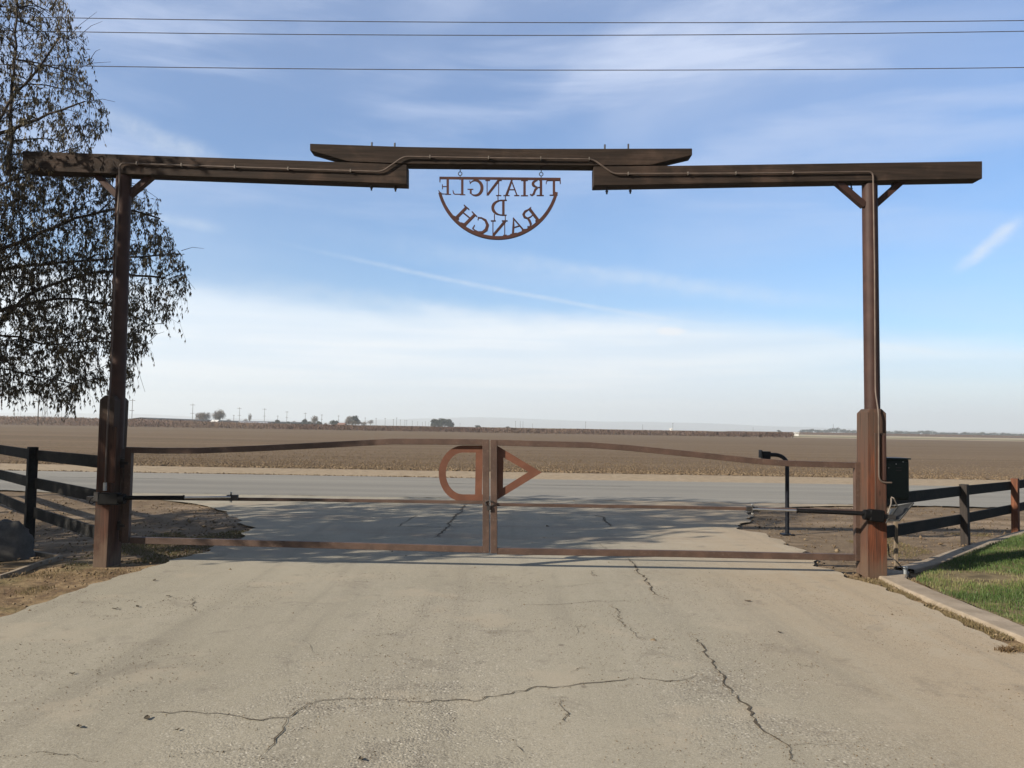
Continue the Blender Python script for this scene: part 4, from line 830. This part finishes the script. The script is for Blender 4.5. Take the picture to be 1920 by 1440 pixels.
# ------------------------------------------------------------------ tree on the left
def tree_left():
    t = thing('leafy_tree', (-9.3, 10.2, gz(-9.3, 10.2)), 'large half bare tree with drooping olive brown leaves overhanging the left post', 'tree'); org = Vector(t.location)
    limbs = []
    def L(r0, r1, *pts):
        P_ = [Vector(p_) if len(p_) == 3 and abs(p_[1]) < 15 and abs(p_[0]) < 16 else P(*p_) for p_ in pts]; out = []
        for i in range(len(P_)-1):
            a = P_[max(i-1, 0)]; b = P_[i]; c = P_[i+1]; d = P_[min(i+2, len(P_)-1)]
            n = max(2, int((c-b).length/.14))
            for j in range(n):
                u = j/n; out.append(.5*((2*b)+(c-a)*u+(2*a-5*b+4*c-d)*u*u+(3*b-3*c+d-a)*u**3))
        out.append(P_[-1]); limbs.append((out, r0, r1))
    B = (-9.3, 10.2, -.3); T0 = (-9.25, 10.2, 1.3)
    L(.24, .17, B, T0, (-9.1, 10.2, 2.3))
    T1 = (-9.1, 10.2, 2.3)
    L(.10, .022, T1, (-8.0, 10.2, 3.0), (0, 582, 10.1), (60, 548, 10.15), (140, 520, 10.25), (200, 512, 10.3), (300, 520, 10.4))
    L(.10, .018, T1, (-8.3, 10.0, 3.4), (0, 466, 10.0), (70, 440, 10.0), (140, 409, 10.1), (230, 392, 10.2), (300, 410, 10.3))
    L(.07, .016, (-8.0, 10.2, 3.0), (0, 508, 10.4), (110, 492, 10.4), (210, 486, 10.5), (310, 478, 10.6))
    L(.07, .014, (-8.0, 10.2, 3.0), (-40, 625, 10.3), (30, 575, 10.3), (120, 560, 10.4), (215, 575, 10.4), (280, 610, 10.3))
    L(.10, .016, T1, (-8.6, 9.6, 4.2), (-60, 280, 9.4), (15, 195, 9.4), (70, 130, 9.4), (110, 70, 9.4))
    L(.06, .012, (-60, 280, 9.4), (20, 240, 9.3), (90, 215, 9.3), (160, 190, 9.3))
    L(.05, .008, (15, 330, 9.8), (20, 210, 9.7), (28, 110, 9.6), (32, -10, 9.6), (36, -120, 9.6))
    L(.06, .012, T1, (-8.2, 10.4, 2.5), (0, 628, 10.5), (80, 645, 10.5), (180, 640, 10.6), (235, 645, 10.6))
    L(.05, .010, T1, (-8.2, 10.0, 2.2), (-20, 690, 10.2), (60, 705, 10.2), (150, 720, 10.2))
    L(.05, .010, (-8.6, 9.6, 4.2), (0, 345, 9.8), (70, 300, 9.75), (150, 275, 9.7))
    L(.12, .02, T1, (-9.3, 10.0, 3.8), (-9.0, 9.7, 5.4), (-8.6, 9.6, 7.2), (-8.3, 9.6, 8.4))
    L(.10, .02, T1, (-10.0, 10.6, 3.8), (-11.2, 11.0, 5.4), (-12.0, 11.4, 6.8))
    L(.10, .02, T1, (-10.2, 9.2, 3.3), (-11.6, 8.2, 4.2), (-12.8, 7.4, 4.6), (-14.4, 7.6, 4.8))
    L(.07, .015, (-10.2, 9.2, 3.3), (-12.0, 9.4, 3.6), (-13.6, 9.4, 4.2), (-15.0, 9.0, 4.4))
    L(.10, .02, T1, (-9.2, 9.2, 3.5), (-9.0, 8.0, 4.8), (-8.6, 7.0, 5.6))
    L(.06, .015, (-9.2, 9.2, 3.5), (-8.8, 8.2, 3.8), (-8.3, 7.4, 4.0), (-7.8, 6.6, 4.2))
    L(.10, .02, T1, (-9.2, 11.0, 3.4), (-8.8, 12.0, 4.6), (-8.4, 12.8, 5.6))
    L(.08, .02, T1, (-10.2, 11.0, 2.9), (-11.8, 11.4, 3.2), (-13.2, 11.8, 3.2))
    mb = MB(); nodes = []
    for pts, r0, r1 in limbs:
        n = len(pts); rr = [(r0+(r1-r0)*(i/(n-1))**.7)*(.58 if r0 < .2 else 1) for i in range(n)]
        for i in range(1, n-1):
            pts[i] = pts[i]+Vector((random.gauss(0, 1), random.gauss(0, 1), random.gauss(0, 1)))*min(.012, rr[i]*.5)
        mb.tube(pts, rr, 8, cap=True); nodes += [(p_, rr[i], i > 5) for i, p_ in enumerate(pts)]
    nodes = [(p_, r) for p_, r, ok in nodes if ok or p_.z > 2.4]
    # crown volume: silhouette of the part in view, plus unseen lobes outside the frame shaped to deepen the shade
    RB = [(-400, 120), (0, 118), (40, 150), (75, 168), (110, 172), (150, 168), (195, 200), (240, 205), (268, 180), (300, 168), (322, 178), (345, 262), (372, 296), (402, 290), (430, 318), (470, 345), (500, 352), (545, 352), (575, 322), (610, 312), (650, 288), (690, 258), (735, 246), (768, 228)]
    BB = [(-500, 790), (0, 772), (60, 758), (100, 770), (130, 790), (150, 760), (215, 738), (245, 735), (300, 640), (360, 560)]
    proj = lambda p_: ((lambda d: (960+FPX*d.dot(RX)/d.dot(F), 720-FPX*d.dot(UX)/d.dot(F)))(p_-Vector((0, 0, CAMZ))))
    def ok(p_):
        if p_.y < 3: return False
        px, py = proj(p_)
        if px > np.interp(py, *zip(*RB)): return False
        if py > np.interp(px, *zip(*BB))-24: return False
        lo = 9.75 if px > 185 else (9.0 if py < 262 else 9.66)
        if 262 < py < 350 and px < 165 and random.random() < .30: lo = 9.0
        if px > -60 and p_.y < lo: return False
        return True
    def sample(n, vis):
        out = []
        while len(out) < n:
            if vis:
                px, py, Y = random.uniform(-40, 360), random.uniform(-30, 780), random.uniform(8.5, 11.3)
                if px > 205 and random.random() < .25: continue
                if py < 280 and random.random() < .62: continue
                p_ = P(px, py, Y)
            else:
                d = Vector((random.gauss(0, 1), random.gauss(0, 1), random.gauss(0, 1))).normalized()*random.random()**.38
                p_ = Vector((-9.9+d.x*4.3, 9.5+d.y*4.0, 4.9+d.z*3.4)) if (hr := random.random()) < .52 else (Vector((-13.4+d.x*3.2, 8.0+d.y*2.8, 4.3+d.z*2.5)) if hr < .78 else Vector((-8.4+d.x*1.9, 7.4+d.y*1.7, 4.35+d.z*1.4)))
                if p_.z < 1.7: continue
                if proj(p_)[0] > -20 and p_.y > 3: continue
            if ok(p_): out.append(p_)
        return out
    stages = [(110, 150, .010, .004), (460, 620, .005, .0025), (2500, 2700, .0026, .0013)]
    tips = []; tw = MB()
    for si, (nv_, nh_, ra, rb) in enumerate(stages):
        kd = KDTree(len(nodes))
        for i, (p_, r) in enumerate(nodes): kd.insert(p_, i)
        kd.balance(); new = []
        for tgt in sample(nv_, True)+sample(nh_, False):
            best = None
            for p_, i, d in kd.find_n(tgt, 14):
                cst = d+.6*max(0, p_.x-tgt.x)+.5*max(0, p_.z-tgt.z)*(si < 2)+random.uniform(0, .15)
                if best is None or cst < best[0]: best = (cst, i, d)
            a, r = nodes[best[1]]; d = best[2]
            if d < .05: continue
            mid = a.lerp(tgt, .5)+Vector((0, 0, d*(.16 if si < 2 else .12)))+Vector((random.gauss(0, .07), random.gauss(0, .07), random.gauss(0, .05)))*d
            n = 5 if si < 2 else 4; cur = []
            for j in range(n+1):
                u = j/n; cur.append(a.lerp(mid, u).lerp(mid.lerp(tgt, u), u))
            r0 = min(r*.75, ra); tw.tube(cur, [r0+(rb-r0)*j/n for j in range(n+1)], 4 if si < 2 else 3, cap=False)
            new += [(c, min(r0, ra)) for c in cur[1:]]
            if si == 2: tips.append(cur)
            elif si == 1: tips.append(cur[2:])
        nodes += new
    mb2 = MB(); mb2.v, mb2.f = mb.v, mb.f
    # bare shoots that stick out at the top and the rim
    for a, b in (((118, 80, 9.3), (182, 22, 9.3)), ((125, 60, 9.3), (142, 18, 9.3)), ((150, 66, 9.3), (192, 40, 9.3)), ((140, 130, 9.3), (208, 116, 9.3)), ((60, 40, 9.4), (85, -8, 9.4)), ((75, 30, 9.4), (112, -15, 9.4)), ((170, 110, 9.3), (188, 92, 9.3)), ((168, 190, 9.3), (216, 191, 9.3)), ((240, 645, 10.5), (272, 735, 10.5)), ((280, 640, 10.4), (308, 622, 10.4)), ((340, 470, 10.4), (382, 466, 10.4)), ((325, 500, 10.4), (366, 543, 10.4))):
        A2, B2 = P(*a), P(*b); md = A2.lerp(B2, .5)+Vector((0, 0, .03)); tw.tube([A2, md, B2], [.004, .003, .0016], 4, cap=False)
    SC, SD = [], []
    for cur in tips:
        e = cur[-1]; pxy = proj(e)
        if pxy[0] < -30 or random.random() < .30: continue
        if pxy[1] < 230 and random.random() < .55: continue
        L_ = random.uniform(.10, .30); o_ = Vector((random.gauss(0, .35)+.12, random.gauss(0, .3), 0)); P2 = [e, e+o_*L_*.5+Vector((0, 0, -L_*.35)), e+o_*L_*.7+Vector((0, 0, -L_))]
        tw.tube(P2, [.0016, .0013, .001], 3, cap=False)
        for i in range(random.randint(4, 7)):
            u = random.random()**.8; c = P2[0].lerp(P2[1], u).lerp(P2[1].lerp(P2[2], u), u)
            for _ in range(random.randint(1, 3)):
                SC.append(tuple(c)); SD.append((random.gauss(0, .28), random.gauss(0, .28), -1+random.gauss(0, .12)))
    mb2.build('trunk', M['bark'], t, sharp=60); tw.build('twigs', M['bark'], t, sharp=80)
    # leaves: tassels of hanging narrow leaves
    C_, D_, Hd = [], [], []
    for cur in tips:
        pxy = proj(cur[-1]); vis = pxy[0] > -30
        nt = random.choice((1, 2, 2)) if vis else 4
        if vis and pxy[1] < 110 and random.random() < .5: nt = 1
        for q in range(nt):
            u = (1.0, .72, .45, .25)[q]; i = u*(len(cur)-1); a = int(min(i, len(cur)-2)); c = cur[a].lerp(cur[a+1], i-a)
            for _ in range(random.randint(4, 8) if vis else random.randint(8, 11)):
                Hd.append(not vis); C_.append((c.x+random.gauss(0, .018), c.y+random.gauss(0, .018), c.z+random.gauss(0, .012))); D_.append((random.gauss(0, .33), random.gauss(0, .33), -1+random.gauss(0, .22)) if random.random() < .88 else (random.gauss(0, 1), random.gauss(0, 1), random.gauss(0, .5)))
    C_ = np.array(C_+SC); D_ = D_+SD; Hd = Hd+[False]*len(SC)
    C_ = C_-np.array(org); D_ = np.array(D_); D_ /= np.linalg.norm(D_, axis=1)[:, None]; n = len(C_)
    big = np.where(np.array(Hd), 2.0, 1.0)[:, None]; ln = rng.uniform(.036, .072, n)[:, None]*big; wd = rng.uniform(.0045, .0085, n)[:, None]*big; rv_ = rng.normal(0, 1, (n, 3)); sd = np.cross(D_, rv_); sd /= np.linalg.norm(sd, axis=1)[:, None]; nn = np.cross(sd, D_)  # unseen leaves doubled in size to thicken the cast shade
    crl = rng.uniform(.05, .3, n)[:, None]*ln
    V = np.stack([C_, C_+D_*ln*.42+sd*wd+nn*crl*.6, C_+D_*ln+nn*crl*-.4, C_+D_*ln*.42-sd*wd+nn*crl*.6], 1).reshape(-1, 3)
    Fl = (np.arange(n)[:, None]*4+np.array([[0, 1, 2, 3]]))
    tri = np.concatenate([Fl[:, [0, 1, 2]], Fl[:, [0, 2, 3]]]); rd = np.clip(rng.normal(.38, .22, n), 0, 1)
    np_mesh('crown', V, tri, M['leaf'], t, attr=np.concatenate([rd, rd])); print('leaves', n)
tree_left()

# ------------------------------------------------------------------ far things
def hz(px): return 801.2+(px-960)*math.tan(ROLL)
def far_at(px, Y): d = ray(px, hz(px)); return d.x/d.y*Y
def pole(px, py_top, hgt, arms, label, group='utility poles along the far side of the field', dia=.16):
    Y = FPX*(hgt-CAMZ)/(hz(px)-py_top); x = far_at(px, Y); t = thing('utility_pole', (x, Y, 0), label, 'utility pole', group)
    k_ = max(1.0, Y/500)
    m = MB(); m.tube([(x, Y, -.3), (x, Y, hgt)], [dia*k_, dia*.75*k_], 7); m.build('shaft', M['pole'], t)
    for dz, wd in arms:
        m = MB(); m.box((x-wd/2, Y-.2, hgt-dz-.08*k_), (x+wd/2, Y-.35*k_-.2+.0, hgt-dz+.08*k_)) if False else m.bar((x-wd/2, Y-.3, hgt-dz), (x+wd/2, Y-.3, hgt-dz), .12, .15*k_); m.build('crossarm', M['pole'], t)
AR = [(.7, 2.6), (5.0, 2.0)]
rowl = 'distant utility pole with crossarms, one of the hazy row right of the leafy clump'
for px, py, h_, arms, lb in [(71, 716, 11, AR, 'tall utility pole seen through the lowest leaves at far left'), (247, 748, 11, AR, 'nearest clear utility pole just right of the left gatepost'), (360.5, 757, 11, AR, 'utility pole left of the two round bare trees'),
      (448.5, 764, 11, AR, 'utility pole right of the tall round bare tree, above the dark shed'), (438, 778, 8, [(.6, 1.6)], 'short pole standing just right of the tall bare tree'), (495.5, 765.5, 11, AR, 'utility pole above the long pale roof'), (520.5, 779, 8, [(.6, 1.6)], 'short pole right of the long pale roof'), (537.5, 771, 11, AR, 'utility pole between the short pole and the first dark shrub clump'), (572, 774, 11, AR, 'utility pole just left of the round leafy tree'), (603, 777, 11, AR, 'utility pole just right of the round leafy tree'), (634.5, 779, 11, AR, 'utility pole left of the tall spiky tree clump'),
      (684.5, 783, 11, [(.7, 2.6)], rowl), (705, 784, 11, [(.7, 2.6)], rowl), (722, 784, 11, [(.7, 2.6)], rowl), (737.5, 786, 11, [(.7, 2.6)], rowl), (743.5, 783, 12, [(.7, 2.6)], rowl), (750.5, 787, 11, [(.7, 2.6)], rowl), (759, 788, 11, [(.7, 2.6)], rowl), (762.5, 788, 11, [(.7, 2.6)], rowl), (773, 789, 11, [(.7, 2.6)], rowl), (783, 790.5, 11, [(.7, 2.6)], rowl), (792, 791.5, 11, [(.7, 2.6)], rowl), (797.5, 790.5, 11, [(.7, 2.6)], rowl), (804, 792, 11, [(.7, 2.6)], rowl),
      (862.5, 793.5, 11, [(.7, 2.6)], 'faint pole just right of the dark evergreen clump'), (966.5, 789.5, 12, [(.7, 2.0)], 'distant pole near the middle of the horizon beside two faint masts'), (998.5, 794.5, 11, [(.7, 2.0)], 'small pole right of the two faint masts'), (1098, 791, 12, [(.7, 2.0)], 'distant pole right of centre above the right gate leaf'), (1205, 796, 11, [], 'thin faint pole left of the pole over the falling top rail'), (1261.5, 793.5, 12, [(.7, 2.0)], 'distant pole above the falling top rail of the right gate leaf'), (1412, 801, 11, [], 'very faint thin pole above the keypad')]:
    pole(px, py, h_, arms, lb, dia=.13)
def mast(px, py, label, r=.35, lattice=False):
    Y = 1150 if not lattice else 640; x = far_at(px, Y); h = CAMZ+(hz(px)-py)/FPX*Y; t = thing('radio_mast' if not lattice else 'lattice_tower', (x, Y, 0), label, 'mast')
    m = MB()
    if not lattice: m.tube([(x, Y, 0), (x, Y, h)], [r, r*.5], 5)
    else:
        for sx_ in (-1, 1):
            for sy_ in (-1, 1): m.bar((x+sx_*1.6, Y+sy_*1.6, 0), (x+sx_*.4, Y+sy_*.4, h), .22, .22)
        for i in range(7):
            z0, z1 = h*i/7, h*(i+1)/7; w0, w1 = 1.6-1.2*i/7, 1.6-1.2*(i+1)/7; s_ = 1 if i % 2 else -1; m.bar((x-s_*w0, Y-w0, z0), (x+s_*w1, Y-w1, z1), .14, .14)
    m.build('tower', M['pole'], t)
    if lattice:
        for dz in (3, 6): m = MB(); m.bar((x-3, Y, h-dz), (x+3, Y, h-dz), .25, .25); m.build('crossarm', M['pole'], t)
mast(1562.5, 795, 'taller of two masts over the right tree line left of the right post'); mast(1572.5, 800, 'shorter of two masts over the right tree line left of the right post', .3)
mast(84, 736, 'lattice pylon seen under the leafy tree beside the tall pole', lattice=True)
mast(975.5, 789.5, 'left one of two faint masts near the middle of the horizon', .3); mast(980.5, 789.5, 'right one of two faint masts near the middle of the horizon', .3)

def cards(centers, radii, n, size, flat=.6, up=0.0):
    """leaf clumps scattered in lobes"""
    lob = rng.integers(0, len(centers), n); c = np.array(centers)[lob]; r = np.array(radii)[lob]
    d = rng.normal(0, 1, (n, 3)); d /= np.linalg.norm(d, axis=1)[:, None]; p_ = c+d*r*(rng.random((n, 1))**.45)
    a = rng.normal(0, 1, (n, 3)); a[:, 2] += up; a /= np.linalg.norm(a, axis=1)[:, None]; b = np.cross(a, rng.normal(0, 1, (n, 3))); b /= np.linalg.norm(b, axis=1)[:, None]
    s1 = size*rng.uniform(.5, 1.3, (n, 1)); s2 = s1*rng.uniform(.4, .9, (n, 1))
    V = np.stack([p_-a*s1, p_+b*s2, p_+a*s1, p_-b*s2], 1).reshape(-1, 3); return V, np.arange(n)[:, None]*4+np.array([[0, 1, 2, 3]]), rng.random(n)
def fartree(name, px, pt, wpx, Y, kindm, label, group=None, n=260, cat='tree', lobes=5, trunk=True, bottom=0.0):
    x = far_at(px, Y); s_ = Y/FPX; h = max(1.2, CAMZ+(hz(px)-pt)*s_); wd = wpx*s_*1.45; n = int(n*1.6); t = thing(name, (x, Y, 0), label, cat, group)
    bare = kindm == 'far_twig'; b0 = bottom if bottom else h*(.25 if trunk else .05)
    cs, rs_ = [], []
    for i in range(lobes):
        u = random.uniform(-.5, .5); v = random.random(); rz = (h-b0)*.27; cs.append((u*wd*.62*(1-.35*v), random.uniform(-.3, .3)*wd, b0+rz+(h-b0-2*rz)*v)); rs_.append((wd*.26, wd*.26, rz))
    cs.append((0, 0, h-(h-b0)*.3)); rs_.append((wd*.27, wd*.27, (h-b0)*.3)); cs.append((0, 0, b0+(h-b0)*.35)); rs_.append((wd*.42, wd*.42, (h-b0)*.35))
    sz = .05*max(h, wd)*(1 if not bare else .9)+.12
    if bare:
        V, Fc, at_ = cards(cs, rs_, int(n*1.0), sz*1.3, up=1.5); V = V.reshape(-1, 4, 3); mid = (V[:, 1]+V[:, 3])/2; V[:, 1] = mid+(V[:, 1]-mid)*.16; V[:, 3] = mid+(V[:, 3]-mid)*.16; V = V.reshape(-1, 3)
    else: V, Fc, at_ = cards(cs, rs_, n, sz)
    np_mesh('crown', V, Fc, M[kindm], t, attr=at_)
    m = MB(); m.tube([(x, Y, -.2), (x, Y, h*.62)], [max(.12, h*.03), max(.05, h*.012)], 6)
    if bare:
        for i in range(9):
            a = random.uniform(0, 6.28); z0 = h*random.uniform(.2, .45); m.tube([(x, Y, z0), (x+math.cos(a)*wd*.22, Y+math.sin(a)*wd*.2, z0+h*.25), (x+math.cos(a)*wd*.36, Y+math.sin(a)*wd*.3, min(h*.92, z0+h*.5))], [h*.012, h*.008, h*.003], 5)
    m.build('trunk', M['pole'], t)
fartree('bare_tree', 381, 773, 25, 420, 'far_twig', 'wide low bare tree left of the tallest round bare tree', n=900, lobes=8)
fartree('bare_tree', 411.5, 766, 21, 420, 'far_twig', 'tall round bare tree beyond the orchard', n=1000, lobes=8)
fartree('shrub', 427.5, 786, 11, 440, 'far_twig', 'small bush at the foot of the tall round bare tree', n=250)
fartree('bare_tree', 460.5, 785, 9, 500, 'far_twig', 'small bare bush right of the utility pole at the dark shed', n=250)
fartree('bare_tree', 467.5, 773, 6, 600, 'far_twig', 'thin hazy poplar behind the sheds', n=160)
fartree('leafy_bush', 521, 787, 9, 470, 'far_leaf', 'first dark green bush at the right end of the pale roof')
fartree('leafy_bush', 540, 790, 9, 470, 'far_leaf', 'second dark green bush under the utility pole')
fartree('leafy_bush', 551, 789, 8, 520, 'far_twig', 'brown bush between the green bushes beyond the orchard')
fartree('leafy_tree', 570, 786, 10, 480, 'far_leaf', 'dark small tree left of the round leafy tree')
fartree('leafy_tree', 588.5, 779, 13, 460, 'far_twig', 'round brownish tree between two utility poles', n=600)
fartree('leafy_bush', 580, 790, 9, 470, 'far_leaf', 'low dark bush at the left foot of the round brownish tree')
fartree('leafy_bush', 599, 790, 9, 470, 'far_leaf', 'low dark bush at the right foot of the round brownish tree')
fartree('leafy_bush', 611, 793, 9, 470, 'far_twig', 'brown hedge bush left of the dark dome shaped tree')
fartree('leafy_tree', 624.5, 788, 15, 470, 'far_leaf', 'dark dome shaped tree left of the pink roofed house')
fartree('bare_tree', 655, 780, 13, 430, 'far_twig', 'left spike of the tall spiky tree clump', n=500)
fartree('bare_tree', 667, 778.5, 14, 435, 'far_leaf', 'right and tallest spike of the tall spiky tree clump', n=300)
fartree('bare_tree', 661, 788, 26, 430, 'far_twig', 'broad base bush of the tall spiky tree clump', n=600)
fartree('bare_tree', 683, 791, 12, 520, 'far_twig', 'low brown bush right of the spiky tree clump', n=300)
fartree('bare_tree', 695, 787, 12, 760, 'far_twig', 'pale hazy bare tree among the row of poles', n=400)
for px, pt, wd, lb in ((816, 785.5, 14, 'left lobe tree of the dark evergreen clump on the horizon'), (828, 784, 15, 'middle and tallest tree of the dark evergreen clump on the horizon'), (842, 785.5, 13, 'right tree of the dark evergreen clump on the horizon')):
    fartree('evergreen_tree', px, pt, wd, 520, 'far_leaf', lb, n=900, lobes=9, bottom=.3)
fartree('leafy_bush', 896, 797.5, 9, 560, 'far_leaf', 'small low bush right of the evergreen clump on the horizon')
fartree('leafy_bush', 953, 800, 8, 600, 'far_leaf', 'tiny bush just left of the horizon poles near the middle')
fartree('leafy_bush', 1461, 806.5, 7, 800, 'far_leaf', 'tiny round bush at the right end of the brown orchard')
lbL = 'hazy grey green tree in the far tree line left of the right gatepost'; lbR = 'hazy grey green tree in the far tree line right of the right gatepost'
px = 1503
while px < 1985:
    if 1606 < px < 1650: px += 8; continue
    pt = hz(px)-random.uniform(3.2, 6.2)-(3.2 if 1548 < px < 1590 or 1722 < px < 1750 else 0)-(1.5 if 1500 < px < 1530 else 0)
    wd = random.uniform(8, 15); fartree('far_tree', px, pt, wd, random.uniform(900, 1100), 'far_leaf', lbL if px < 1620 else lbR, 'trees of the far tree line', n=130, lobes=5, trunk=False); px += wd*.62

# orchard of bare vines / young trees beyond the field
def orchard():
    V, Fc, A = [], [], []
    tot = 0
    for row, Y in enumerate((222, 227, 232, 240, 252, 268, 290, 330)):
        xa, xb = -Y*.72, (1494-960)/FPX*Y*.985 if row < 8 else Y*.72
        n = int((xb-xa)*(34 if row < 4 else 16)); x = rng.uniform(xa, xb, n)
        hmax = np.interp(x, [-137, -101, -93, -84, -69, -49, -34, 0, 63], [2.5, 2.2, 1.85, 1.66, 1.48, 1.46, 1.42, 1.40, 1.38])*(1+(vnoise(x, x*0+row, 2.2, 41)-.5)*.14+(vnoise(x, x*0+row, 9, 42)-.5)*.06)
        z0 = rng.random(n)*hmax*.8; L_ = rng.uniform(.25, .75, n); z1 = np.minimum(z0+L_, hmax*rng.uniform(.9, 1.06, n)); dx = rng.normal(0, .28, n); dy = rng.normal(0, .5, n); w2 = rng.uniform(.03, .10, n); yb = Y+rng.normal(0, .8, n)
        v = np.stack([np.stack([x-w2, yb, z0], -1), np.stack([x+w2, yb, z0], -1), np.stack([x+dx+w2*.5, yb+dy, z1], -1), np.stack([x+dx-w2*.5, yb+dy, z1], -1)], 1).reshape(-1, 3)
        V.append(v); Fc.append(np.arange(n)[:, None]*4+np.array([[0, 1, 2, 3]])+tot); tot += n*4; A.append(np.clip(vnoise(x, x*0, 14, 43)*.6+rng.random(n)*.4, 0, 1))
    o = np_mesh('orchard', np.concatenate(V), np.concatenate(Fc), M['vine'], attr=np.concatenate(A)); tag(o, 'long band of leafless reddish brown vines beyond the tilled field', 'orchard', kind='stuff')
    # brown orchard strip under the far tree line on the right
    n = 14000; x = rng.uniform(150, 480, n); Y = 545+rng.uniform(0, 40, n); z0 = rng.random(n)*.9; w2 = rng.uniform(.1, .3, n)
    v = np.stack([np.stack([x-w2, Y, z0], -1), np.stack([x+w2, Y, z0], -1), np.stack([x+w2*.6, Y, z0+.7], -1), np.stack([x-w2*.6, Y, z0+.7], -1)], 1).reshape(-1, 3)
    o = np_mesh('orchard', v, np.arange(n)[:, None]*4+np.array([[0, 1, 2, 3]]), M['vine'], attr=rng.random(n)); tag(o, 'thin brown orchard strip at the foot of the far right tree line', 'orchard', kind='stuff')
orchard()
# farm buildings beyond the orchard
def shed(name, px0, px1, pt0, pt1, Y0, Y1, wall, roof, label, thick=6.0, rise=.9, opening=True):
    xa, xb = far_at(px0, Y0), far_at(px1, Y1); za = CAMZ+(hz(px0)-pt0)/FPX*Y0; zb2 = CAMZ+(hz(px1)-pt1)/FPX*Y1
    t = thing(name, ((xa+xb)/2, (Y0+Y1)/2, 0), label, 'building'); A2, B2 = Vector((xa, Y0, 0)), Vector((xb, Y1, 0)); d = (B2-A2).normalized(); nn = Vector((-d.y, d.x, 0))
    ea, eb = za-rise, zb2-rise; m = MB()
    vs = [A2, B2, B2+nn*thick, A2+nn*thick, A2+Vector((0, 0, ea)), B2+Vector((0, 0, eb)), B2+nn*thick+Vector((0, 0, eb)), A2+nn*thick+Vector((0, 0, ea))]
    m.add(vs, [(0, 1, 5, 4), (1, 2, 6, 5), (2, 3, 7, 6), (3, 0, 4, 7)]); m.build('wall', wall, t, smooth=False)
    m = MB(); o_ = .3; r0, r1 = A2-d*o_+nn*thick/2+Vector((0, 0, za)), B2+d*o_+nn*thick/2+Vector((0, 0, zb2))
    f0, f1 = A2-d*o_-nn*o_+Vector((0, 0, ea-.02)), B2+d*o_-nn*o_+Vector((0, 0, eb-.02)); g0, g1 = A2-d*o_+nn*(thick+o_)+Vector((0, 0, ea-.02)), B2+d*o_+nn*(thick+o_)+Vector((0, 0, eb-.02)); up_ = Vector((0, 0, .12))
    m.add([f0, f1, r1, r0, g0, g1, f0+up_, f1+up_, r1+up_, r0+up_, g0+up_, g1+up_], [(6, 7, 8, 9), (9, 8, 11, 10), (0, 3, 2, 1), (3, 4, 5, 2), (0, 1, 7, 6), (5, 4, 10, 11), (0, 6, 9, 3), (3, 9, 10, 4), (1, 2, 8, 7), (2, 5, 11, 8)]); m.build('roof', roof, t, smooth=False)
shed('livestock_barn', 283, 452, 783.6, 789.6, 360, 430, M['darkshed'], M['darkshed'], 'long low dark barn behind the bare trees beyond the orchard', 10, .6)
shed('livestock_barn', 446, 602, 789.5, 792.8, 432, 520, M['darkshed'], M['darkshed'], 'long dark barn continuing right behind the pale roof', 10, .6)
shed('farm_shed', 453, 503, 790.6, 791.8, 330, 335, M['darkshed'], M['roofgrey'], 'low farm shed with a long pale grey roof', 8, .55)
shed('farm_house', 395.5, 406, 788.0, 788.2, 300, 300, M['white'], M['white'], 'tiny white gabled house below the tall round bare tree', 4, .6)
shed('farm_house', 545, 563, 791.5, 792, 560, 560, M['white'], M['pinkroof'], 'house with dull pink roof among the bushes left of the round brownish tree', 8, 1.2)
shed('farm_house', 633, 645, 793.2, 793.6, 400, 400, M['white'], M['pinkroof'], 'white house with pink roof left of the spiky tree clump', 6, .8)
shed('pump_house', 1491, 1497.5, 811.6, 811.7, 330, 330, M['white'], M['white'], 'tiny white box at the right end of the brown orchard', 1.0, .1)
shed('farm_house', 673, 677, 797.2, 797.2, 420, 420, M['white'], M['roofgrey'], 'tiny white house at the right foot of the spiky tree clump', 4, .6)
shed('pump_house', 1257, 1260, 803.6, 803.6, 420, 420, M['white'], M['white'], 'tiny white hut left of the pole over the falling top rail', 1.5, .2)
# faint hills on the horizon
m = MB(); xs2 = np.linspace(-6500, 6500, 200); hh2 = 8+85*vnoise(xs2+9000, xs2*0, 1500, 51)*np.interp(xs2, [-6500, -500, 2500, 6500], [1.1, .9, .3, .1])+14*vnoise(xs2+9000, xs2*0, 400, 52)
vs = []
for x, h in zip(xs2, hh2): vs += [(x, 5600, -5), (x, 6000, h), (x, 6500, -5)]
m.add(vs, [(3*i+j, 3*i+3+j, 3*i+4+j, 3*i+1+j) for i in range(199) for j in range(2)]); o = m.build('hills', plain('hill_scrub', (.14, .12, .09), .95, .1), smooth=True, sharp=180); tag(o, kind='structure')

# ------------------------------------------------------------------ air
HAZE = 0.00034
m = MB(); m.box((-7200, -900, -12), (7200, 7200, 150)); m2, q, b = newmat('haze_air'); q.n.remove(b)
pv = q.new('ShaderNodeVolumePrincipled'); pv.inputs['Color'].default_value = (.83, .90, .94, 1); pv.inputs['Density'].default_value = HAZE; pv.inputs['Anisotropy'].default_value = .2
q.link(pv.outputs[0], q.n['Material Output'].inputs['Volume']); o = m.build('haze', m2, smooth=False); tag(o, 'thin pale haze over the plain', 'haze', kind='stuff')
